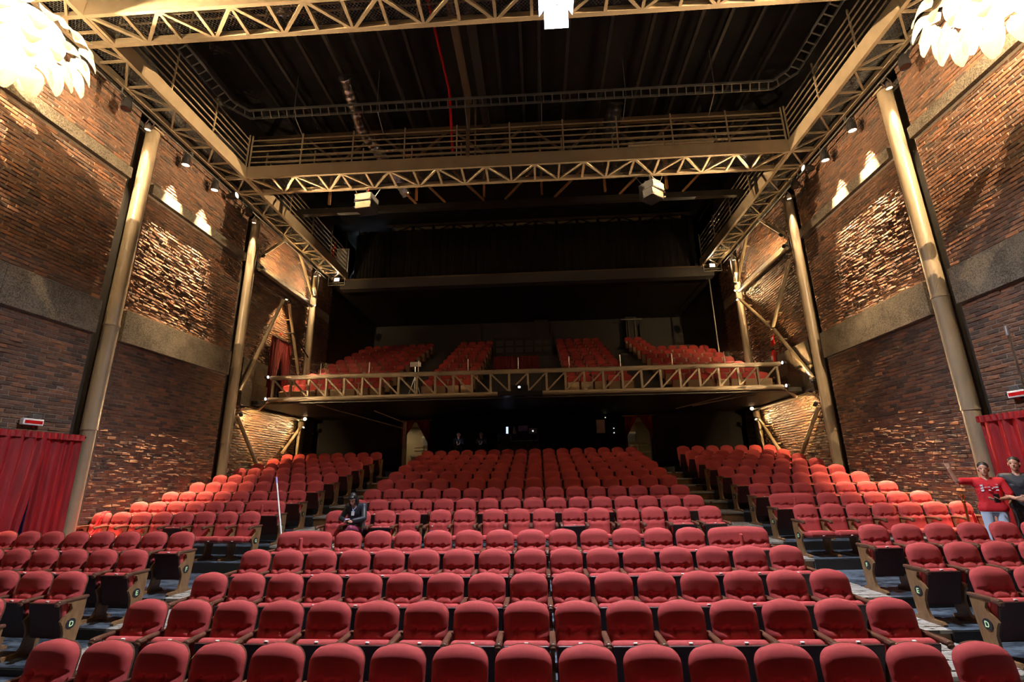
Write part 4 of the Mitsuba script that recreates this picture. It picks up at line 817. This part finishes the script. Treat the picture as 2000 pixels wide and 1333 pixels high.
# ------------------------------------------------------------------ technical desk at the back of the stalls
k = thing('flight_case', 'black flight case desk with rounded metal edges at the rear of the stalls', 'case')
m = MB(); m.span((-1.75, 20.3, .0), (0.0, 21.1, 1.62)); part(k, 'body', m, 'blackmetal')
m = MB(); m.path([(-1.2, 20.28, 1.6), (-1.2, 20.28, 1.38), (-1.15, 20.28, 1.33), (-.1, 20.28, 1.33), (-.05, 20.28, 1.38), (-.05, 20.28, 1.6)], .014, 6); m.tube((-1.72, 20.28, 1.35), (-1.72, 20.28, 1.6), .012, 6); m.tube((-1.72, 20.28, 1.6), (-1.5, 20.28, 1.6), .012, 6); part(k, 'metal_edge', m, 'silver', 50)
def laptop(label, c, yaw, w=.34, lidmat='silver', glow=None, screen=False):
    k = thing('laptop', label, 'laptop', None); a = math.radians(yaw); R = np.array([[math.cos(a), -math.sin(a), 0], [math.sin(a), math.cos(a), 0], [0, 0, 1]]); c = np.array(c)
    m = MB(); m.box(c + (0, 0, .01), (w, .24, .018), R); part(k, 'base', m, lidmat)
    m = MB(); m.box(c + R @ (0, -.13, .13), (w, .012, .23), R); part(k, 'lid', m, lidmat)
    if glow: m = MB(); m.lathe([(.028, .001), (0, .001)], c + R @ (0, -.138, .13), R @ (0, -1, 0), 16); part(k, 'glowing_disc', m, 'lens', emitter=area(glow, (.8, .9, 1), .01))
    if screen: m = MB(); m.box(c + R @ (0, -.122, .13), (w - .03, .004, .2), R); part(k, 'screen', m, 'lens', emitter=area(.6, (.5, .6, 1), .01))
laptop('silver laptop with a round glowing disc on its lid on the rear desk', (-.28, 20.7, 1.62), 4, glow=5)
laptop('open laptop with a bluish lid on the rear desk, second from the right', (-.68, 20.85, 1.75), -3, .40, 'purple', None, True)
k = thing('lighting_console', 'low black console under the bluish laptop on the rear desk', 'console'); m = MB(); m.span((-1.0, 20.65, 1.62), (-.47, 21.05, 1.75)); part(k, 'body', m, 'blackmetal')
k = thing('monitor', 'narrow bright blue white screen standing on the rear desk', 'monitor')
m = MB(); m.span((-1.42, 20.6, 1.62), (-1.30, 20.68, 2.0)); part(k, 'body', m, 'blackmetal'); m = MB(); m.span((-1.41, 20.585, 1.66), (-1.31, 20.599, 1.95)); part(k, 'screen', m, 'lens', emitter=area(1.6, (.55, .7, 1), .02))
single('carafe', MB().lathe([(0, 0), (.06, 0), (.07, .1), (.05, .2), (.03, .28), (.035, .32)], (-1.05, 20.6, 1.62)), 'tan', 'brown bottle standing on the rear desk', 'bottle', smooth=40)
for i, (x, y, z, c) in enumerate(((3.05, 22.3, 2.45, (.9, 1, .6)), (3.4, 22.3, 1.95, (1, 1, 1)), (3.4, 22.3, 1.75, (1, 1, 1)))):
    k = thing('indicator_light', f'tiny glowing indicator light on the dark rear wall, {["greenish upper one", "white middle one", "white lowest one", "dim yellow one left of the desk"][i]}', 'light'); m = MB(); m.mesh(trimesh.creation.icosphere(1, .022).apply_translation((x, y + .15, z))); part(k, 'bulb', m, 'lens', emitter=area(3.0 if i < 3 else .8, c, .01)); m = MB(); m.span((x - .05, y + .17, z - .05), (x + .05, 22.49 if i < 3 else y + .3, z + .05)); part(k, 'box', m, 'blackmetal')

# ------------------------------------------------------------------ small things among the seats
def seat_point(r, block, i, p):
    k, to = PLACE[(r, block, i)]; return (np.array(to.matrix) @ np.r_[np.asarray(p, float), 1])[:3]
k = thing('water_bottle', 'small clear water bottle standing on an open red seat', 'bottle')
bp = seat_point('G', 'centre', 4, (-.09, -.36, .468)); m = MB(); m.lathe([(.0, .0), (.032, .0), (.034, .02), (.031, .07), (.034, .11), (.03, .14), (.013, .175), (.013, .19)], bp, n=18); part(k, 'body', m, 'bottle', 40)
m = MB(); m.lathe([(0, .185), (.016, .185), (.016, .208), (0, .208)], bp, n=14); part(k, 'cap', m, 'white', 40)
m = MB(); m.lathe([(.0352, .06), (.0352, .11)], bp, n=18); part(k, 'paper_label', m, 'label', 40)
k = thing('broom_handle', 'white broom handle leaning upright in the left aisle beside the double seat', 'pole')
a_, b_ = np.array((-5.02, 9.95, -1.865)), np.array((-5.62, 10.33, 0.0)); m = MB(); m.tube(a_, b_, .016, 10); part(k, 'stick', m, 'white', 50)
m = MB(); m.tube(b_ - (b_ - a_) * .05, b_ + (b_ - a_) * .01, .019, 10); part(k, 'tip', m, 'purple', 50); m = MB(); m.mesh(rbox((.36, .10, .06), .02, a_ + (0, 0, .045))); part(k, 'head', m, 'white', 40)
for i, (x, y, h) in enumerate(((8.14, 10.25, 1.18), (8.47, 10.25, 1.16))):
    k = thing('stanchion', f'brass rope stanchion before the right end seats, {["taller left", "right"][i]} one', 'stanchion', 'brass stanchions'); z = -1.725
    m = MB(); m.lathe([(0, 0), (.15, 0), (.15, .02), (.04, .04), (.022, .07), (.022, h - .14)], (x, y, z), n=20); part(k, 'post', m, 'brass', 40)
    m = MB(); m.lathe([(.022, h - .14), (.034, h - .13), (.034, h - .1), (.02, h - .08), (.032, h - .05), (.042, h - .02), (.03, h + .02), (0, h + .03)], (x, y, z), n=20); part(k, 'finial', m, 'brass', 40)
m = MB(); m.path([(8.20, 10.2, -.85), (8.24, 10.19, -1.2), (8.32, 10.18, -1.38), (8.40, 10.19, -1.2), (8.43, 10.2, -.85)], .022, 10); single('rope', m, 'redpaint', 'red velvet rope hanging between the two brass stanchions', 'rope', smooth=50)
sp = lambda p: seat_point('G', 'left', 7, p)
m = MB()
for x0, x1, wd in ((.05, -.03, .07), (.10, .04, .012), (.13, .06, .012)):
    pts = [sp((x0 + .02, .05, .80)), sp((x0, .02, .975)), sp((x0 - .01, -.05, .965)), sp((x0 * .8 + x1 * .2, back_y(.85) - .095, .85)), sp((x0 * .5 + x1 * .5, back_y(.7) - .095, .70)), sp((x1, back_y(.55) - .105, .55)), sp((x1 - .02, -.22, .485)), sp((x1 - .02, -.40, .48))]
    for p, q_ in zip(pts, pts[1:]): m.bar(p, q_, wd, .006, (0, -.6, .8))
single('red_strap', m, 'redcloth', 'bright red strap draped over the wall end seat of the left block', 'strap')

# ------------------------------------------------------------------ people
def ball(p, r, n=20): return m3.Manifold.sphere(float(r), n).translate([float(v) for v in p])
def bone(p, q, r0, r1=None): return (ball(p, r0) + ball(q, r1 or r0)).hull()
def finish(parts, fine, rounds=6, grow=0.0):
    a = parts[0]
    for b in parts[1:]: a = a + b
    a = a.refine_to_length(fine); q = a.to_mesh(); t = trimesh.Trimesh(q.vert_properties[:, :3], q.tri_verts, process=True); t.remove_unreferenced_vertices(); trimesh.smoothing.filter_taubin(t, .5, .53, rounds); return t
def hand(w, d, palm_n, side, curl=.5, s=1.0):
    """Palm and five bent fingers: w wrist, d direction of the hand, palm_n the way the palm faces, side the thumb's side."""
    d = unit(d); n = unit(np.asarray(palm_n, float) - d * (np.asarray(palm_n, float) @ d)); t = unit(np.cross(n, d)) * side; w = np.asarray(w, float)
    k0, k1 = w + d * .085 * s + t * .030 * s, w + d * .080 * s - t * .032 * s
    P = [(ball(w + t * .018 * s, .018 * s, 12) + ball(w - t * .018 * s, .018 * s, 12) + ball(k0, .013 * s, 12) + ball(k1, .012 * s, 12)).hull()]
    for f, ln in enumerate((.072, .080, .075, .058)):
        b = k0 + (k1 - k0) * f / 3; q = d; r = .0092 * s
        for g, fr in enumerate((.45, .30, .25)):
            ang = curl * (.5 + .5 * g); q = unit(q * math.cos(ang) + n * math.sin(ang)); e = b + q * ln * fr * s; P.append(bone(b, e, r, r * .93)); b = e; r *= .93
    b = w + d * .025 * s + t * .028 * s; e = b + unit(d * .7 + t * .65 + n * .25) * .042 * s; P.append(bone(b, e, .013 * s, .011 * s)); P.append(bone(e, e + unit(d * .9 + t * .15 + n * .3 * (1 + curl)) * .034 * s, .0105 * s, .009 * s)); return P
def head_parts(c, f, up, h=.235):
    """c centre of the head, f the way the face looks."""
    f, up = unit(f), unit(up); f = unit(f - up * (f @ up)); r = np.cross(f, up); s = h / .235; P = []
    M_ = np.stack([r, f, up], 1)
    def ell(o, rad): 
        q = m3.Manifold.sphere(1.0, 28).scale([float(a * s) for a in rad]); A = np.c_[M_, np.asarray(c) + M_ @ (np.asarray(o) * s)]; return q.transform(A)
    P.append(ell((0, -.010, .030), (.074, .092, .088))); P.append(ell((0, .022, -.035), (.058, .066, .082))); P.append((ell((0, .062, -.095), (.026, .02, .018)) + ell((0, .06, -.05), (.04, .03, .02))).hull())
    P.append((ell((0, .090, .015), (.010, .012, .01)) + ell((0, .108, -.022), (.015, .012, .01))).hull()); P.append(ell((0, .086, -.058), (.024, .010, .008)))
    for e in (-1, 1): P.append(ell((e * .076, -.008, -.005), (.012, .022, .032)))
    face = [(e, np.asarray(c) + M_ @ (np.array((e * .031, .081, .012)) * s)) for e in (-1, 1)]
    return P, face, M_, s
def person(label, J, look, up=(0, 0, 1), skinmat='skin', shirt=('shirt', 'redshirt'), legs=('trousers', 'jeans'), hair='short', sex=1.0, sleeve=1.0, hands=None, hairmat='hair'):
    J = {a: np.asarray(b, float) for a, b in J.items()}; k = thing('person', label, 'person')
    hp, eyes, M_, s = head_parts(J['head'], look, up); B = list(hp); C = []; L = []
    B.append(bone(J['neck'], J['head'] - unit(up) * .05, .056 * sex, .052 * sex)); B.append(bone(J['neck'] - (0, 0, .02), J['chest'], .07, .09))
    g = .012
    tor = [(ball(J['shL'], .062) + ball(J['shR'], .062) + ball(J['chest'] , .115 * sex)).hull(), (ball(J['chest'] + (J['shL'] - J['shR']) * .18, .10 * sex) + ball(J['chest'] - (J['shL'] - J['shR']) * .18, .10 * sex) + ball(J['waist'] + (J['hipL'] - J['hipR']) * .25, .10 * sex) + ball(J['waist'] - (J['hipL'] - J['hipR']) * .25, .10 * sex)).hull(),
           (ball(J['waist'] + (J['hipL'] - J['hipR']) * .25, .10 * sex) + ball(J['waist'] - (J['hipL'] - J['hipR']) * .25, .10 * sex) + ball(J['hipL'], .10) + ball(J['hipR'], .10)).hull()]
    B += tor; C += [(ball(J['shL'], .062 + g) + ball(J['shR'], .062 + g) + ball(J['chest'], .115 * sex + g)).hull(), (ball(J['chest'] + (J['shL'] - J['shR']) * .20, .10 * sex + g) + ball(J['chest'] - (J['shL'] - J['shR']) * .20, .10 * sex + g) + ball(J['waist'] + (J['hipL'] - J['hipR']) * .3, .10 * sex + g) + ball(J['waist'] - (J['hipL'] - J['hipR']) * .3, .10 * sex + g)).hull(),
           (ball(J['waist'] + (J['hipL'] - J['hipR']) * .3, .10 * sex + g) + ball(J['waist'] - (J['hipL'] - J['hipR']) * .3, .10 * sex + g) + ball(J['hipL'] + (0, 0, .03), .105 + g) + ball(J['hipR'] + (0, 0, .03), .105 + g)).hull()]
    for e in 'LR':
        a, b, c = J['sh' + e], J['el' + e], J['wr' + e]; B += [bone(a, b, .052 * sex, .040 * sex), bone(b, c, .040 * sex, .028)]
        C.append(bone(a, b, .056 * sex + g, .048 * sex + g) if sleeve > .9 else bone(a, a + (b - a) * .75, .058 * sex + g, .052 * sex + g))
        if sleeve > .9: C.append(bone(b, c - (c - b) * .12, .046 * sex + g, .034 + g))
        p, q, t = J['hip' + e], J['kn' + e], J['an' + e]; B += [bone(p, q, .085, .058), bone(q, t, .056, .040)]; L += [bone(p, q, .094, .068), bone(q, t, .066, .052)]
        tt = J['toe' + e]; B.append(bone(t, tt, .038, .03))
        m = finish([bone(t - (0, 0, .02), tt, .048, .036), bone(t - (0, 0, .02), t - (unit(tt - t) * .05) - (0, 0, .02), .045)], .02, 3); part(k, 'shoe', m, 'shoe', True)
        hd = (hands or {}).get(e); d = unit(c - b)
        B += hand(c, hd[0] if hd else d, hd[1] if hd else (0, -1, 0), hd[2] if hd else (1 if e == 'L' else -1), hd[3] if hd else .45)
    L.append((ball(J['hipL'], .105) + ball(J['hipR'], .105) + ball(J['waist'] - (0, 0, .06), .10)).hull())
    scene[k + '__body'] = ply(finish(B, .018, 4), skinmat, True)
    part(k, shirt[0], finish(C, .022, 8), shirt[1], True); part(k, legs[0], finish(L, .024, 8), legs[1], True)
    for e, p in eyes: part(k, 'eye', MB().mesh(trimesh.creation.icosphere(1, .009).apply_translation(p)), 'hair', True)
    def ell(o, rad): q = m3.Manifold.sphere(1.0, 26).scale([float(a * s) for a in rad]); return q.transform(np.c_[M_, J['head'] + M_ @ (np.asarray(o) * s)])
    H = [ell((0, -.022, .050), (.083, .094, .085)), ell((0, -.055, .0), (.078, .065, .09))]
    cut = ell((0, .095, -.055), (.068, .075, .108)) if hair == 'short' else ell((0, .10, -.065), (.056, .06, .10))
    if hair == 'long':
        H += [ell((0, -.06, -.10), (.09, .05, .14)), ell((.075, -.005, -.10), (.026, .05, .17)), ell((-.075, -.005, -.10), (.026, .05, .17)), ell((.08, .02, -.24), (.034, .05, .12)), ell((-.08, .02, -.24), (.034, .05, .12)), ell((0, .05, .085), (.06, .05, .03))]
    a = H[0]
    for b in H[1:]: a = a + b
    a = (a - cut).refine_to_length(.014); q = a.to_mesh(); t = trimesh.Trimesh(q.vert_properties[:, :3], q.tri_verts, process=True); t.remove_unreferenced_vertices(); trimesh.smoothing.filter_taubin(t, .5, .53, 5); part(k, 'hair', t, hairmat, True)
    return k, J
def standing(base, yaw, h, arms, lean=0.0):
    """Joints of a standing figure facing -y before the turn by yaw (degrees, counter-clockwise)."""
    a = math.radians(yaw); R = np.array([[math.cos(a), -math.sin(a), 0], [math.sin(a), math.cos(a), 0], [0, 0, 1]]); u = h / 1.75
    J = dict(head=(0, -.02 - lean, 1.635), neck=(0, .01 - lean * .8, 1.47), chest=(0, .0 - lean * .6, 1.27), waist=(0, .0, 1.05), hipL=(.095, .0, .93), hipR=(-.095, .0, .93), shL=(.185, .01 - lean * .7, 1.42), shR=(-.185, .01 - lean * .7, 1.42),
             knL=(.10, -.02, .50), knR=(-.11, -.015, .50), anL=(.11, .03, .085), anR=(-.12, .02, .085), toeL=(.13, -.13, .04), toeR=(-.15, -.14, .04), **arms)
    return {n: np.asarray(base, float) + R @ (np.asarray(v, float) * u) for n, v in J.items()}, (lambda v: R @ np.asarray(v, float))
J, rt = standing((8.27, 9.80, -1.725), -30, 1.79, dict(elR=(-.42, -.10, 1.43), wrR=(-.50, -.16, 1.66), elL=(.27, -.05, 1.15), wrL=(.06, -.25, 1.12)))
kp, J = person('man in a red printed T-shirt and light jeans raising one hand by the right curtain', J, rt((-.2, -1, -.05)), sleeve=.6, shirt=('shirt', 'redshirt'), hands={'R': (rt((-.1, -.1, 1)), rt((0, -1, 0)), 1, .25), 'L': (rt((-1, -.3, 0)), rt((0, .3, 1)), 1, .6)})
c = J['chest']; f_ = rt((0, -1, 0)); side_ = rt((1, 0, 0)); m = MB()
for i in range(5):
    for j in range(3):
        if (i + j) % 2 == 0 or j == 1: m.box(c + f_ * (.128 - .010 * abs(i - 2)) + side_ * (i - 2) * .05 + (0, 0, .045 * (1 - j) + .04), (.042, .02, .034), np.stack([side_, -f_, (0, 0, 1)], 1))
part(kp, 'shirt_print', m, 'shirtprint', label='pale blue and white print on the chest')
m = MB(); m.box((J['wrL'] + np.array((-.05, -.02, .02))), (.09, .02, .15), None); single('folder', m, 'blackmetal', 'small dark folder held by the man in the red T-shirt', 'folder')
J, rt = standing((8.68, 9.62, -1.725), -38, 1.88, dict(elR=(-.26, -.02, 1.14), wrR=(-.10, -.24, 1.08), elL=(.26, -.02, 1.14), wrL=(.08, -.25, 1.10)))
person('dark-haired man in black at the right frame edge with folded hands', J, rt((-.25, -1, -.12)), shirt=('shirt', 'blackcoat'), legs=('trousers', 'shoe'), sleeve=.6, hands={'R': (rt((1, -.2, .05)), rt((0, 1, 0)), 1, .7), 'L': (rt((-1, -.2, .05)), rt((0, 1, 0)), -1, .7)})
for i, (x, lab) in enumerate(((-3.42, 'person in dark clothes with a pale lit face behind the rear seats, left one'), (-2.45, 'person in dark clothes with folded hands behind the rear seats, beside the desk'))):
    J, rt = standing((x, 20.55, .19), 6 - 10 * i, 1.56, dict(elR=(-.24, -.03, 1.16), wrR=(-.05, -.24, 1.16), elL=(.24, -.03, 1.16), wrL=(.05, -.24, 1.18)), .05)
    person(lab, J, rt((0, -1, -.3)), shirt=('shirt', 'blackcoat'), legs=('trousers', 'shoe'), hands={'R': (rt((.6, -.5, .5)), rt((0, 1, .3)), 1, .6), 'L': (rt((-.6, -.5, .5)), rt((0, 1, .3)), -1, .6)})
    k = thing('phone', f'lit phone held by the {["left", "right"][i]} person behind the rear seats', 'phone'); p = (J['wrR'] + J['wrL']) / 2 + rt((0, -.07, .09))
    m = MB(); m.box(p, (.075, .01, .14), np.stack([rt((1, 0, 0)), rt((0, 1, 0)), (0, 0, 1)], 1)); part(k, 'body', m, 'blackmetal'); m = MB(); m.box(p + rt((0, .008, 0)), (.068, .004, .13), np.stack([rt((1, 0, 0)), rt((0, 1, 0)), (0, 0, 1)], 1)); part(k, 'screen', m, 'lens', emitter=area((14., 5.)[i], (.7, .75, 1), .05))
# the seated woman, third row behind the cross aisle
kw, tow = PLACE[('G', 'centre', 1)]; SP = lambda *p: (np.array(tow.matrix) @ np.r_[p, 1])[:3]
J = dict(hipL=SP(.10, -.22, .55), hipR=SP(-.08, -.22, .55), waist=SP(.01, -.19, .72), chest=SP(.0, -.26, .93), shL=SP(.175, -.27, 1.06), shR=SP(-.165, -.28, 1.05), neck=SP(-.005, -.31, 1.10), head=SP(-.02, -.40, 1.215),
         knL=SP(.07, -.66, .66), anL=SP(-.16, -.74, .34), toeL=SP(-.20, -.86, .27), knR=SP(-.10, -.66, .53), anR=SP(-.10, -.66, .085), toeR=SP(-.11, -.82, .04),
         elL=SP(.25, -.42, .83), wrL=SP(.05, -.56, .79), elR=SP(-.24, -.42, .83), wrR=SP(-.06, -.58, .79))
person('woman with long black hair in a black jacket seated reading, legs crossed, fourth row from the front', J, (-.05, -.75, -.62), up=(0, -.62, .78), sex=.92, shirt=('jacket', 'blackcoat'), legs=('trousers', 'plum'), hair='long',
       hands={'L': ((-.75, -.5, .1), (0, .2, -1), 1, .5), 'R': ((.75, -.4, .1), (0, .2, -1), -1, .5)})
labels[[a for a in labels if labels[a].get('label', '').startswith('woman')][0]]['label'] = 'woman with long black hair in a black jacket sitting with legs crossed among the seats'
k = thing('phone', 'phone in the hands of the seated woman', 'phone'); m = MB(); m.box(SP(-.01, -.63, .83), (.07, .12, .01)); part(k, 'body', m, 'blackmetal'); m = MB(); m.box(SP(-.01, -.63, .837), (.062, .11, .003)); part(k, 'screen', m, 'lens', emitter=area(4.0, (.45, .35, 1), .03))
k = thing('lanyard', 'white badge on a cord hanging at the seated woman\'s chest', 'badge'); m = MB(); m.box(SP(.0, -.41, .93), (.06, .012, .09)); part(k, 'card', m, 'white'); m = MB(); m.path([SP(-.04, -.37, 1.06), SP(.0, -.41, .975), SP(.05, -.37, 1.06)], .006, 6); part(k, 'cord', m, 'label', 50)
